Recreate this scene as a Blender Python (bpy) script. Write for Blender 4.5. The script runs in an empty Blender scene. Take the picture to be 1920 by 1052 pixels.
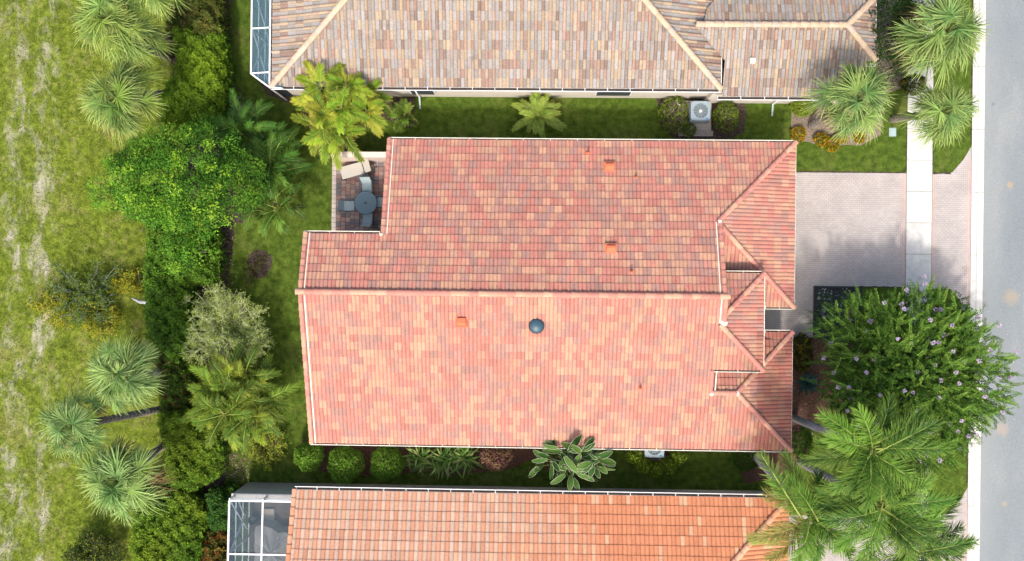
import bpy, bmesh, math, random
import numpy as np
from mathutils import Vector, Matrix

# ------------------------------------------------------------------ camera, sky, sun, exposure
S = bpy.context.scene
COL = S.collection
H, FPX = 42.0, 1600.0
_t, _r = math.radians(1.3), .0115
_B = Vector((math.sin(_t), 0, math.cos(_t)))
_R0 = Vector((math.cos(_t), 0, -math.sin(_t)))
_R = _R0*math.cos(_r) + Vector((0, 1, 0))*math.sin(_r)
_U = -_R0*math.sin(_r) + Vector((0, 1, 0))*math.cos(_r)
_C = _B*H
cam_d = bpy.data.cameras.new('camera'); cam = bpy.data.objects.new('camera', cam_d); COL.objects.link(cam)
M4 = Matrix((_R, _U, _B)).transposed().to_4x4(); M4.translation = _C
cam.matrix_world = M4
cam_d.lens = 30; cam_d.sensor_width = 36; cam_d.clip_start = .5; cam_d.clip_end = 2000
S.camera = cam

SUN_EL, SUN_AZ = math.radians(55), math.radians(188)      # azimuth clockwise from +y
w = bpy.data.worlds.new('World'); S.world = w; w.use_nodes = True
nt = w.node_tree; bg = nt.nodes['Background']
sky = nt.nodes.new('ShaderNodeTexSky'); sky.sky_type = 'NISHITA'; sky.sun_disc = False
sky.sun_elevation = SUN_EL; sky.sun_rotation = SUN_AZ; sky.dust_density = 6; sky.air_density = 1.3
nt.links.new(sky.outputs[0], bg.inputs[0]); bg.inputs[1].default_value = .15
sd = bpy.data.lights.new('sun', 'SUN'); sd.energy = 2.0; sd.angle = math.radians(3.5); sd.color = (1, .94, .86)
sun = bpy.data.objects.new('sun', sd); COL.objects.link(sun)
_sv = Vector((math.sin(SUN_AZ)*math.cos(SUN_EL), math.cos(SUN_AZ)*math.cos(SUN_EL), math.sin(SUN_EL)))
sun.rotation_euler = _sv.to_track_quat('Z', 'Y').to_euler()
S.view_settings.view_transform = 'Standard'; S.view_settings.look = 'None'
S.view_settings.exposure = .62; S.view_settings.gamma = 1
S.render.engine = 'CYCLES'
S.cycles.max_bounces = 8; S.cycles.transparent_max_bounces = 12

rng = np.random.default_rng(7)
random.seed(5)

def P(u, v, z=0.0):                     # a point measured in the photograph, at its height above the ground
    d = _R*((u-960)/FPX) + _U*((526-v)/FPX) - _B
    s = (z-_C.z)/d.z
    return Vector((_C.x+d.x*s, _C.y+d.y*s, z))

# ------------------------------------------------------------------ object helpers
def tag(o, label=None, cat=None, group=None, kind=None):
    if label: o['label'] = label
    if cat: o['category'] = cat
    if group: o['group'] = group
    if kind: o['kind'] = kind
    return o
def empty(name, loc, label, cat, group=None, rz=0):
    o = bpy.data.objects.new(name, None); COL.objects.link(o); o.location = loc; o.rotation_euler.z = rz
    o.empty_display_size = .3
    return tag(o, label, cat, group)
def link(name, me, mat, parent=None):
    o = bpy.data.objects.new(name, me); COL.objects.link(o)
    if mat is not None: me.materials.append(mat)
    if parent: o.parent = parent
    return o
def mesh_np(name, V, F, C=None, smooth=False):
    """V (n,3), F (m,k) index array, C (m,3) face colours"""
    me = bpy.data.meshes.new(name)
    V = np.asarray(V, np.float32); F = np.asarray(F, np.int32); k = F.shape[1]
    me.vertices.add(len(V)); me.vertices.foreach_set('co', V.ravel())
    me.loops.add(F.size); me.loops.foreach_set('vertex_index', F.ravel())
    me.polygons.add(len(F)); me.polygons.foreach_set('loop_start', np.arange(0, F.size, k, dtype=np.int32))
    me.polygons.foreach_set('loop_total', np.full(len(F), k, np.int32))
    me.update(calc_edges=True)
    if C is not None:
        C = np.asarray(C, np.float32)
        a = me.color_attributes.new('Col', 'FLOAT_COLOR', 'CORNER')
        c4 = np.ones((len(F), k, 4), np.float32); c4[:, :, :3] = C[:, None, :]
        a.data.foreach_set('color', c4.ravel())
    me.polygons.foreach_set('use_smooth', np.full(len(F), bool(smooth)))
    return me
class MB:
    """collects quads with colours"""
    def __init__(s): s.V = []; s.F = []; s.C = []; s.n = 0
    def add(s, V, F, C):
        V = np.asarray(V, np.float32).reshape(-1, 3); F = np.asarray(F, np.int64).reshape(-1, 4)
        C = np.asarray(C, np.float32)
        if C.ndim == 1: C = np.repeat(C[None], len(F), 0)
        s.V.append(V); s.F.append(F+s.n); s.C.append(C); s.n += len(V)
    def box(s, x0, x1, y0, y1, z0, z1, c=(1, 1, 1), rz=0, piv=None):
        v = np.array([(x, y, z) for z in (z0, z1) for y in (y0, y1) for x in (x0, x1)], float)
        if rz:
            p = piv if piv is not None else ((x0+x1)/2, (y0+y1)/2)
            ca, sa = math.cos(rz), math.sin(rz); dx = v[:, 0]-p[0]; dy = v[:, 1]-p[1]
            v[:, 0] = p[0]+dx*ca-dy*sa; v[:, 1] = p[1]+dx*sa+dy*ca
        s.add(v, [(0, 2, 3, 1), (4, 5, 7, 6), (0, 1, 5, 4), (2, 6, 7, 3), (0, 4, 6, 2), (1, 3, 7, 5)], c)
    def bar(s, a, b, w, h, c=(1, 1, 1)):
        a = np.array(a, float); b = np.array(b, float); d = b-a; L = np.linalg.norm(d); d /= L
        up = np.array((0, 0, 1.)) if abs(d[2]) < .95 else np.array((0, 1., 0))
        sd_ = np.cross(d, up); sd_ /= np.linalg.norm(sd_); u2 = np.cross(sd_, d)
        v = [p+sd_*i*w/2+u2*j*h/2 for p in (a, b) for j in (-1, 1) for i in (-1, 1)]
        s.add(v, [(0, 1, 3, 2), (4, 6, 7, 5), (0, 4, 5, 1), (2, 3, 7, 6), (0, 2, 6, 4), (1, 5, 7, 3)], c)
    def tube(s, pts, rad, n=8, c=(1, 1, 1), cap=True):
        pts = np.array(pts, float); m = len(pts); rad = np.broadcast_to(np.array(rad, float), (m,))
        T = np.gradient(pts, axis=0); T /= np.linalg.norm(T, axis=1)[:, None]+1e-9
        ref = np.array((0, 0, 1.)) if abs(T[:, 2]).mean() < .8 else np.array((0, 1., 0))
        A = np.cross(T, ref); A /= np.linalg.norm(A, axis=1)[:, None]+1e-9; Bn = np.cross(T, A)
        th = np.linspace(0, 2*math.pi, n, endpoint=False)
        V = pts[:, None]+rad[:, None, None]*(A[:, None]*np.cos(th)[None, :, None]+Bn[:, None]*np.sin(th)[None, :, None])
        F = [(i*n+j, (i+1)*n+j, (i+1)*n+(j+1) % n, i*n+(j+1) % n) for i in range(m-1) for j in range(n)]
        V = V.reshape(-1, 3)
        if cap:
            V = np.vstack([V, pts[0], pts[-1]]); k = m*n
            F += [(k, j, (j+1) % n, k) if 0 else (j, (j+1) % n, (j+1) % n, k) for j in range(0)]
            for base, cc in ((0, k), ((m-1)*n, k+1)):
                for j in range(0, n, 2):
                    F.append((cc, base+j, base+(j+1) % n, base+(j+2) % n))
        s.add(V, F, c)
    def lathe(s, prof, n=24, c=(1, 1, 1), off=(0, 0, 0)):
        pr = np.array(prof, float); m = len(pr); th = np.linspace(0, 2*math.pi, n, endpoint=False)
        V = np.stack([pr[:, 0:1]*np.cos(th), pr[:, 0:1]*np.sin(th), np.repeat(pr[:, 1:2], n, 1)], -1).reshape(-1, 3)+np.array(off)
        F = [(i*n+j, i*n+(j+1) % n, (i+1)*n+(j+1) % n, (i+1)*n+j) for i in range(m-1) for j in range(n)]
        s.add(V, F, c)
    def build(s, name, mat, parent=None, smooth=False, loc=None):
        V = np.vstack(s.V); 
        if loc is not None: V = V-np.array(loc, np.float32)
        me = mesh_np(name, V, np.vstack(s.F), np.vstack(s.C), smooth)
        o = link(name, me, mat, parent)
        if loc is not None and not parent: o.location = loc
        return o
def poly(name, pts, z, mat, parent=None, kind='structure', n_sub=0):
    bm = bmesh.new(); vs = [bm.verts.new((p[0], p[1], z)) for p in pts]; f = bm.faces.new(vs)
    bmesh.ops.recalc_face_normals(bm, faces=bm.faces)
    if f.normal.z < 0: f.normal_flip()
    bmesh.ops.triangulate(bm, faces=bm.faces)
    me = bpy.data.meshes.new(name); bm.to_mesh(me); bm.free()
    o = link(name, me, mat, parent)
    if kind and not parent: o['kind'] = kind
    return o
def wobble(pts, amp=.05, step=.35, seed=1, closed=True):
    r = random.Random(seed); out = []
    n = len(pts)
    for i in range(n if closed else n-1):
        a = Vector(pts[i][:2]); b = Vector(pts[(i+1) % n][:2]); L = (b-a).length; k = max(1, int(L/step))
        for j in range(k):
            p = a.lerp(b, j/k); out.append((p.x+r.uniform(-amp, amp), p.y+r.uniform(-amp, amp)))
    return out

# ------------------------------------------------------------------ materials
def nodes(m):
    m.use_nodes = True; return m.node_tree, m.node_tree.nodes['Principled BSDF']
def N(nt, typ, **kw):
    n = nt.nodes.new(typ)
    for k, v in kw.items():
        if k.startswith('i_'): n.inputs[k[2:]].default_value = v
        else: setattr(n, k, v)
    return n
def ramp(nt, src, stops, interp='LINEAR'):
    r = nt.nodes.new('ShaderNodeValToRGB'); r.color_ramp.interpolation = interp
    e = r.color_ramp.elements
    while len(e) > 1: e.remove(e[-1])
    e[0].position = stops[0][0]; e[0].color = (*stops[0][1], 1)
    for p, c in stops[1:]:
        q = e.new(p); q.color = (*c, 1)
    nt.links.new(src, r.inputs[0]); return r
def noise(nt, scale, detail=4, rough=.6, vec=None, stretch=None, off=None, dist=0):
    if vec is None:
        g = nt.nodes.new('ShaderNodeNewGeometry'); vec = g.outputs['Position']
    if stretch or off:
        mp = nt.nodes.new('ShaderNodeMapping'); mp.inputs['Scale'].default_value = stretch or (1, 1, 1)
        mp.inputs['Location'].default_value = off or (0, 0, 0)
        nt.links.new(vec, mp.inputs[0]); vec = mp.outputs[0]
    n = nt.nodes.new('ShaderNodeTexNoise'); n.inputs['Scale'].default_value = scale
    n.inputs['Detail'].default_value = detail; n.inputs['Roughness'].default_value = rough
    n.inputs['Distortion'].default_value = dist
    nt.links.new(vec, n.inputs['Vector']); return n.outputs['Fac']
def mix(nt, a, b, f, mode='MIX'):
    m = nt.nodes.new('ShaderNodeMix'); m.data_type = 'RGBA'; m.blend_type = mode
    for val, idx in ((f, 0), (a, 6), (b, 7)):
        if hasattr(val, 'is_linked') or hasattr(val, 'links'): nt.links.new(val, m.inputs[idx])
        else: m.inputs[idx].default_value = val if idx == 0 else (*val, 1)
    return m.outputs[2]
def rgbmul(nt, col, fac_sock, lo, hi):
    mr = nt.nodes.new('ShaderNodeMapRange'); mr.inputs[1].default_value = .25; mr.inputs[2].default_value = .75
    mr.inputs[3].default_value = lo; mr.inputs[4].default_value = hi; nt.links.new(fac_sock, mr.inputs[0])
    return mix(nt, col, mr.outputs[0], 1.0, 'MULTIPLY')
def bump(nt, bsdf, h, strength=.3, dist=.02):
    b = nt.nodes.new('ShaderNodeBump'); b.inputs['Strength'].default_value = strength; b.inputs['Distance'].default_value = dist
    nt.links.new(h, b.inputs['Height']); nt.links.new(b.outputs[0], bsdf.inputs['Normal'])
def mat_attr(name, rough=.7, nscale=6, lo=.85, hi=1.15, spec=.3, trans=0, bumpv=0, tint=None, bscale=40, metal=0, dirt_or_shade=None):
    m = bpy.data.materials.new(name); nt, b = nodes(m)
    a = N(nt, 'ShaderNodeAttribute', attribute_name='Col'); c = a.outputs['Color']
    if dirt_or_shade:
        c = mix(nt, c, dirt_or_shade[0], rampfac(nt, noise(nt, dirt_or_shade[1], 5, .65), dirt_or_shade[2], dirt_or_shade[3], dirt_or_shade[4]))
    c = rgbmul(nt, c, noise(nt, nscale, 3), lo, hi)
    nt.links.new(c, b.inputs['Base Color']); b.inputs['Roughness'].default_value = rough
    b.inputs['Specular IOR Level'].default_value = spec; b.inputs['Metallic'].default_value = metal
    if bumpv: bump(nt, b, noise(nt, bscale, 3), bumpv, .01)
    if trans:
        tr = N(nt, 'ShaderNodeBsdfTranslucent'); mx = N(nt, 'ShaderNodeMixShader'); mx.inputs[0].default_value = trans
        c2 = mix(nt, c, (1.0, 1.05, .45), 1.0, 'MULTIPLY')
        nt.links.new(c2, tr.inputs[0]); nt.links.new(b.outputs[0], mx.inputs[1]); nt.links.new(tr.outputs[0], mx.inputs[2])
        nt.links.new(mx.outputs[0], nt.nodes['Material Output'].inputs[0])
    return m
def rampfac(nt, src, a, b, top=1):
    mr = nt.nodes.new('ShaderNodeMapRange'); mr.interpolation_type = 'SMOOTHSTEP'
    mr.inputs[1].default_value = a; mr.inputs[2].default_value = b; mr.inputs[3].default_value = 0; mr.inputs[4].default_value = top
    nt.links.new(src, mr.inputs[0]); return mr.outputs[0]
def mat_plain(name, col, rough=.6, nscale=5, lo=.88, hi=1.1, metal=0, spec=.5, bumpv=0, bscale=60):
    m = bpy.data.materials.new(name); nt, b = nodes(m)
    c = rgbmul(nt, col, noise(nt, nscale, 4), lo, hi); nt.links.new(c, b.inputs['Base Color'])
    b.inputs['Roughness'].default_value = rough; b.inputs['Metallic'].default_value = metal; b.inputs['Specular IOR Level'].default_value = spec
    if bumpv: bump(nt, b, noise(nt, bscale, 3), bumpv, .01)
    return m
M = {}
M['tile'] = mat_attr('roof_tile', .75, 9, .86, 1.12, .25, bumpv=.25, bscale=70, dirt_or_shade=((.20, .13, .10), 1.3, .55, .85, .38))
M['tile_tan'] = mat_attr('weathered_tile', .85, 12, .80, 1.16, .2, bumpv=.3, bscale=60, dirt_or_shade=((.10, .08, .06), 1.3, .56, .8, .45))
M['tile_orange'] = mat_attr('orange_tile', .75, 14, .84, 1.14, .25, bumpv=.25, bscale=60, dirt_or_shade=((.34, .17, .11), 1.6, .6, .85, .3))
M['leaf'] = mat_attr('leaf', .6, 3, .8, 1.2, .2, trans=.22)
M['frond'] = mat_attr('frond', .6, 3, .85, 1.15, .2, trans=.22)
M['bark'] = mat_attr('bark', .9, 8, .65, 1.3, .2, bumpv=.7, bscale=25)
M['twig'] = mat_attr('twig', .9, 8, .8, 1.2, .2)
M['paint'] = mat_attr('painted_metal', .45, 3, .92, 1.05, .5)
M['cloth'] = mat_attr('cloth', .9, 25, .92, 1.06, .1, bumpv=.2, bscale=90)
M['conc'] = mat_attr('concrete', .9, 5, .88, 1.08, .2, bumpv=.2, bscale=80, dirt_or_shade=((.25, .22, .18), 1.6, .50, .85, .45))
M['paver'] = mat_attr('paver', .9, 14, .82, 1.14, .2, bumpv=.3, bscale=90, dirt_or_shade=((.16, .13, .10), .8, .55, .85, .4))
M['stucco'] = mat_plain('stucco', (.62, .57, .5), .9, 2, .9, 1.05, bumpv=.4, bscale=120)
M['stucco_grey'] = mat_plain('grey_stucco', (.50, .48, .46), .9, 2.5, .86, 1.06, bumpv=.4, bscale=120)
M['white'] = mat_plain('white_aluminium', (.78, .80, .82), .4, 3, .92, 1.03)
M['cream'] = mat_plain('cream_gutter', (.74, .70, .60), .5, 3, .88, 1.04)
M['gutter_shade'] = mat_plain('gutter_shade_sheet', (.05, .035, .025), .95, 20, .5, 1.6)  # dark brown that paints the shade inside the gutters
M['blueframe'] = mat_plain('bluish_white_frame', (.66, .74, .82), .4, 3, .9, 1.04)

# grass ground materials
def grass_mat(name, dark, mid, light, dirtcol=None, tan=.5, seed=0, straw=(.36, .30, .14), field=False):
    m = bpy.data.materials.new(name); nt, b = nodes(m)
    g = N(nt, 'ShaderNodeNewGeometry'); v = g.outputs['Position']
    n1 = noise(nt, .55, 6, .62, v, off=(seed, 3, 0)); n2 = noise(nt, 3.2, 5, .65, v, off=(seed, 9, 0)); n3 = noise(nt, 22, 4, .7, v)
    c = ramp(nt, n2, [(.3, dark), (.5, mid), (.7, light)]).outputs[0]
    c = mix(nt, c, straw, rampfac(nt, n1, .5, .78, tan))
    if field:
        c = mix(nt, c, straw, rampfac(nt, noise(nt, 1.7, 6, .7, v, off=(5, 1, 2)), .52, .7, .45))
        c = mix(nt, c, dark, rampfac(nt, noise(nt, 1.1, 5, .7, v, off=(15, 1, 2)), .52, .72, .7))
        c = mix(nt, c, (.42, .37, .26), rampfac(nt, noise(nt, 2.6, 8, .78, v, off=(1, 11, 2)), .58, .72, .42))
        c = mix(nt, c, (.10, .085, .03), rampfac(nt, noise(nt, 3.4, 7, .75, v, off=(21, 11, 2)), .60, .75, .5))
    c = rgbmul(nt, c, n3, .6, 1.45)
    if dirtcol:
        sx = N(nt, 'ShaderNodeSeparateXYZ'); nt.links.new(v, sx.inputs[0])
        def lane(x0, wd):
            a = N(nt, 'ShaderNodeMath', operation='SUBTRACT'); a.inputs[1].default_value = x0; nt.links.new(sx.outputs[0], a.inputs[0])
            q = N(nt, 'ShaderNodeMath', operation='ABSOLUTE'); nt.links.new(a.outputs[0], q.inputs[0])
            r = N(nt, 'ShaderNodeMapRange'); r.interpolation_type = 'SMOOTHSTEP'; r.inputs[1].default_value = 0; r.inputs[2].default_value = wd
            r.inputs[3].default_value = .17; r.inputs[4].default_value = 0; nt.links.new(q.outputs[0], r.inputs[0]); return r.outputs[0]
        def addm(a, b_):
            q = N(nt, 'ShaderNodeMath', operation='ADD'); nt.links.new(a, q.inputs[0]); nt.links.new(b_, q.inputs[1]); return q.outputs[0]
        nd = noise(nt, .9, 8, .72, v, stretch=(1.3, .6, 1), off=(2.3, 4.1, 0), dist=.6)
        tot = addm(addm(nd, lane(-23.3, 1.5)), lane(-24.9, 1.3))
        mr = rampfac(nt, tot, .615, .87, .85)
        dc = rgbmul(nt, dirtcol, noise(nt, 9, 5, .7, v), .75, 1.2)
        c = mix(nt, c, dc, mr)
    nt.links.new(c, b.inputs['Base Color']); b.inputs['Roughness'].default_value = .95; b.inputs['Specular IOR Level'].default_value = .1
    bump(nt, b, n3, .9, .06)
    return m
M['field'] = grass_mat('field_grass', (.055, .083, .010), (.135, .182, .019), (.245, .30, .042), (.52, .47, .40), .5, 4, (.34, .29, .13), True)
M['lawn'] = grass_mat('lawn_grass', (.034, .062, .009), (.072, .120, .015), (.125, .18, .028), None, .38, 11, (.26, .23, .08))
def soil_mat(name, a, b_, c_, sc=9):
    m = bpy.data.materials.new(name); nt, b = nodes(m)
    n1 = noise(nt, sc, 6, .75); n2 = noise(nt, sc*4, 3, .7)
    c = ramp(nt, n1, [(.3, a), (.5, b_), (.68, c_)]).outputs[0]; c = rgbmul(nt, c, n2, .5, 1.6)
    nt.links.new(c, b.inputs['Base Color']); b.inputs['Roughness'].default_value = .98; bump(nt, b, n2, 1, .05)
    return m
M['soil'] = soil_mat('dark_soil', (.025, .017, .012), (.06, .042, .032), (.14, .11, .09))
M['mulch'] = soil_mat('red_mulch', (.05, .02, .012), (.11, .05, .033), (.2, .12, .09), 14)
M['mulch_tan'] = soil_mat('tan_mulch', (.13, .09, .065), (.27, .21, .16), (.42, .36, .3), 16)
M['black_bed'] = soil_mat('black_gravel', (.010, .014, .018), (.022, .030, .036), (.06, .075, .085), 12)
def asphalt():
    m = bpy.data.materials.new('asphalt'); nt, b = nodes(m)
    g = N(nt, 'ShaderNodeNewGeometry'); v = g.outputs['Position']
    c = ramp(nt, noise(nt, .35, 6, .6, v, stretch=(1.5, .5, 1)), [(.3, (.17, .20, .22)), (.55, (.21, .235, .25)), (.75, (.265, .28, .285))]).outputs[0]
    c = rgbmul(nt, c, noise(nt, 30, 4, .85, v), .6, 1.4)
    c = rgbmul(nt, c, noise(nt, 9, 3, .8, v), .9, 1.1)
    sx = N(nt, 'ShaderNodeSeparateXYZ'); nt.links.new(v, sx.inputs[0])
    edge = rampfac(nt, sx.outputs[0], 24.2, 22.9, .35)
    c = mix(nt, c, (.33, .345, .34), edge)
    for (px, py, r_, col) in ((1893, 347, .24, (.50, .33, .15)), (1895, 558, .52, (.42, .31, .18)), (1878, 805, .45, (.42, .31, .22)), (1883, 945, .2, (.45, .33, .2)), (1862, 195, .12, (.08, .09, .1))):
        q = P(px, py)
        d = N(nt, 'ShaderNodeVectorMath', operation='DISTANCE'); nt.links.new(v, d.inputs[0]); d.inputs[1].default_value = (q.x, q.y, .02)
        ad = N(nt, 'ShaderNodeMath', operation='MULTIPLY_ADD'); nt.links.new(noise(nt, 3, 3, .6, v), ad.inputs[0]); ad.inputs[1].default_value = r_*.9; nt.links.new(d.outputs['Value'], ad.inputs[2])
        c = mix(nt, c, col, rampfac(nt, ad.outputs[0], r_*1.45, r_*.7, .4))
    nt.links.new(c, b.inputs['Base Color']); b.inputs['Roughness'].default_value = .9; bump(nt, b, noise(nt, 60, 2, .8, v), .5, .01)
    return m
M['asphalt'] = asphalt()
def brick_mat(name, c1, c2, mortar, bw, bh, rot=0, msz=.008, stain=None):
    m = bpy.data.materials.new(name); nt, b = nodes(m)
    g = N(nt, 'ShaderNodeNewGeometry'); mp = N(nt, 'ShaderNodeMapping'); mp.inputs['Rotation'].default_value = (0, 0, rot)
    nt.links.new(g.outputs['Position'], mp.inputs[0])
    br = N(nt, 'ShaderNodeTexBrick'); br.offset = .5
    nt.links.new(mp.outputs[0], br.inputs['Vector']); br.inputs['Scale'].default_value = 1
    br.inputs['Color1'].default_value = (*c1, 1); br.inputs['Color2'].default_value = (*c2, 1); br.inputs['Mortar'].default_value = (*mortar, 1)
    br.inputs['Mortar Size'].default_value = msz; br.inputs['Brick Width'].default_value = bw; br.inputs['Row Height'].default_value = bh; br.inputs['Bias'].default_value = 0
    c = rgbmul(nt, br.outputs[0], noise(nt, .8, 6, .65), .80, 1.12)
    c = rgbmul(nt, c, noise(nt, 25, 3, .7), .88, 1.1)
    c = mix(nt, c, (.30, .29, .29), rampfac(nt, noise(nt, .5, 6, .7, off=(8, 2.5, 0)), .52, .75, .4))
    nt.links.new(c, b.inputs['Base Color']); b.inputs['Roughness'].default_value = .9
    return m
M['drive'] = brick_mat('driveway_pavers', (.475, .425, .40), (.415, .38, .37), (.32, .29, .275), .2, .1, 0, .009)
M['band'] = brick_mat('paver_band', (.52, .40, .37), (.46, .38, .36), (.34, .28, .26), .2, .1, math.pi/2, .007)

# ------------------------------------------------------------------ ground and paving (the setting)
g = poly('ground', [(-400, -400), (400, -400), (400, 400), (-400, 400)], 0, M['field'])
LX = P(425, 526).x
lawn_pts = wobble([(LX, -60), (22.27, -60), (22.27, 60), (LX, 60)], .0, 50)
poly('lawn', [(LX, -60), (22.27, -60), (22.27, 60), (LX, 60)], .004, M['lawn'])
poly('road', [(22.86, -200), (31.5, -200), (31.5, 200), (22.86, 200)], .012, M['asphalt'])
# dark soil strip beside the hedge
strip = [P(u, v) for u, v in [(398, -60), (432, -60), (430, 100), (436, 160), (434, 215), (470, 240), (520, 320), (520, 400), (440, 420), (432, 480), (428, 540), (440, 600), (450, 700), (440, 760), (426, 800), (418, 880), (425, 935), (455, 905), (470, 915), (430, 990), (410, 1110), (330, 1110), (330, 880), (340, 840), (330, 560), (340, 440), (350, 200), (340, -60)]]
poly('soil', wobble(strip, .09, .4, 3), .008, M['soil'])
hs = [P(u, v) for u, v in [(318, -30), (415, -30), (420, 235), (330, 245), (322, 130)]]; poly('soil', wobble(hs, .1, .4, 13), .010, M['soil'])
hs = [P(u, v) for u, v in [(285, 420), (410, 440), (410, 800), (425, 860), (400, 1080), (270, 1080), (265, 930), (315, 900), (310, 780), (310, 640), (285, 600)]]; poly('soil', wobble(hs, .1, .4, 14), .010, M['soil'])
ring = [(P(487, 495).x+.62*math.cos(a)*(1+.12*math.sin(3*a)), P(487, 495).y+.72*math.sin(a)) for a in np.linspace(0, 2*math.pi, 26, endpoint=False)]
poly('mulch_ring', ring, .009, M['soil'])
bed = [P(u, v) for u, v in [(570, 822), (1010, 826), (1000, 862), (960, 878), (900, 884), (840, 892), (780, 884), (740, 892), (640, 892), (590, 880), (560, 850)]]
poly('mulch_bed', wobble(bed, .05, .3, 4), .009, M['mulch'])
bed2 = [P(u, v) for u, v in [(1470, 625), (1600, 640), (1600, 760), (1500, 800), (1520, 850), (1470, 900), (1400, 905), (1380, 870), (1380, 835), (1470, 835)]]
poly('mulch_bed', wobble(bed2, .06, .3, 5), .009, M['mulch'])
bed3 = [P(u, v) for u, v in [(1480, 176), (1660, 176), (1650, 255), (1612, 272), (1540, 272), (1492, 262), (1484, 235)]]
poly('mulch_bed', wobble(bed3, .04, .3, 6), .009, M['mulch_tan'])
bed4 = [P(u, v) for u, v in [(1228, 170), (1236, 215), (1240, 238), (1262, 258), (1300, 265), (1360, 262), (1395, 248), (1400, 215), (1392, 172)]]
poly('mulch_bed', wobble(bed4, .03, .3, 7), .009, M['soil'])
bed5 = [P(u, v) for u, v in [(1165, 835), (1290, 838), (1285, 870), (1230, 885), (1180, 868)]]
poly('mulch_bed', wobble(bed5, .03, .3, 8), .009, M['soil'])
bed6 = [P(u, v) for u, v in [(1640, -30), (1750, -30), (1720, 120), (1700, 165), (1640, 178)]]
poly('mulch_bed', wobble(bed6, .05, .3, 9), .009, M['mulch_tan'])
bed7 = [P(u, v) for u, v in [(474, 140), (510, 165), (760, 165), (780, 178), (770, 240), (700, 215), (640, 300), (600, 290), (560, 200), (500, 178)]]
poly('mulch_bed', wobble(bed7, .05, .3, 10), .009, M['soil'])

# driveways, apron
poly('driveway', [(9.3, -2.62), (14.72, -2.62), (14.72, -.09), (19.15, -.09), (19.15, 5.44), (12.3, 5.44), (12.3, -.9), (9.3, -.9)], .016, M['drive'])
poly('driveway', [(12.2, -20), (19.15, -20), (19.15, -11.3), (12.2, -11.3)], .016, M['drive'])
def flare(y0, y1):
    return [(20.41, y0), (21.35, y0-.02), (21.75, y0-.5), (22.27, y0-1.3), (22.27, y1+1.4), (21.9, y1+.75), (21.35, y1+.1), (20.41, y1)]
ap = poly('driveway_apron', flare(-.15, 5.40), .016, M['drive'])
poly('driveway_apron', flare(-20, -11.2), .016, M['drive'])
mb = MB()
for (x0, x1, y0, y1) in ((19.0-.12, 19.15, -.09, 5.44), (20.41, 20.60, -.15, 5.40), (22.05, 22.27, -.9, 6.2), (20.41, 20.60, -20, -11.2), (22.05, 22.27, -20, -10.6)):
    mb.add([(x0, y0, .020), (x1, y0, .020), (x1, y1, .020), (x0, y1, .020)], [(0, 1, 2, 3)], (.5, .4, .37))
o = mb.build('paver_border', M['band']); o['kind'] = 'structure'
# sidewalk slabs
mb = MB(); y = -60+.55; r = random.Random(2)
while y < 60:
    t = r.uniform(.95, 1.05); mb.box(19.17, 20.39, y+.009, y+1.515, -.05, .026+r.uniform(0, .002), (.58*t, .575*t, .55*t)); y += 1.524
o = mb.build('sidewalk', M['conc']); o['kind'] = 'structure'
# kerb: rolled valley gutter in 3 m lengths
mb = MB(); y = -90.
while y < 90:
    pr = [(22.27, .05), (22.36, .045), (22.55, .012), (22.57, .008), (22.60, .012), (22.87, .03)]
    t = r.uniform(.96, 1.03)
    V = [(x, yy, z) for yy in (y+.008, y+3.04) for x, z in pr]; n = len(pr)
    cols = [np.array((.60, .595, .565))*t]*(n-1); cols[2] = np.array((.36, .35, .33)); cols[3] = np.array((.5, .49, .47))
    mb.add(V, [(i, i+1, n+i+1, n+i) for i in range(n-1)], np.array(cols))
    mb.box(22.27, 22.87, y, y+3.04, -.05, .004, (.2, .2, .2)); y += 3.05
o = mb.build('kerb', M['conc']); o['kind'] = 'structure'
mb = MB(); mb.box(31.5, 32.1, -200, 200, -.05, .05, (.74, .73, .69)); o = mb.build('kerb', M['conc']); o['kind'] = 'structure'
# black gravel bed with edging
bx0, by1 = 14.72, -.09
poly('gravel_bed', [(bx0+.03, -2.6), (16.2, -2.9), (17.1, -1.6), (17.1, by1-.03), (bx0+.03, by1-.03)], .012, M['black_bed'])
mb = MB(); mb.box(bx0, bx0+.07, -2.62, by1, 0, .07, (.02, .025, .03)); mb.box(bx0+.07, 17.1, by1-.07, by1, 0, .068, (.02, .025, .03))
mb.box(12.9, bx0, -2.69, -2.62, 0, .06, (.02, .02, .02))
tag(mb.build('bed_edging', M['paint']), 'thin black edging around the gravel bed at the driveway corner', 'edging')
# patio cobbles
mb = MB(); r = random.Random(8)
pal = [(.36, .22, .19), (.30, .21, .20), (.27, .22, .22), (.40, .28, .24), (.19, .18, .20), (.38, .29, .24), (.32, .20, .18)]
x = -8.72; k = 0
while x < -5.1:
    y = 1.6 + (k % 2)*.12; k += 1
    while y < 5.95:
        L = r.choice((.17, .23, .23, .17))
        c = np.array(r.choice(pal))*r.uniform(.85, 1.2)
        mb.box(x+.008, x+.222, y+.008, y+L-.008, 0, .035+r.uniform(0, .004), c); y += L
    x += .23
y = 1.6
while y < 5.95:
    c = np.array((.50, .44, .40))*r.uniform(.85, 1.1)
    mb.box(-8.95, -8.735, y+.008, y+.225, 0, .040, c); y += .233
mb.box(-8.96, -5.1, 1.6, 6.0, 0, .012, (.05, .045, .04))
o = mb.build('patio', M['paver']); o['kind'] = 'structure'

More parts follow.
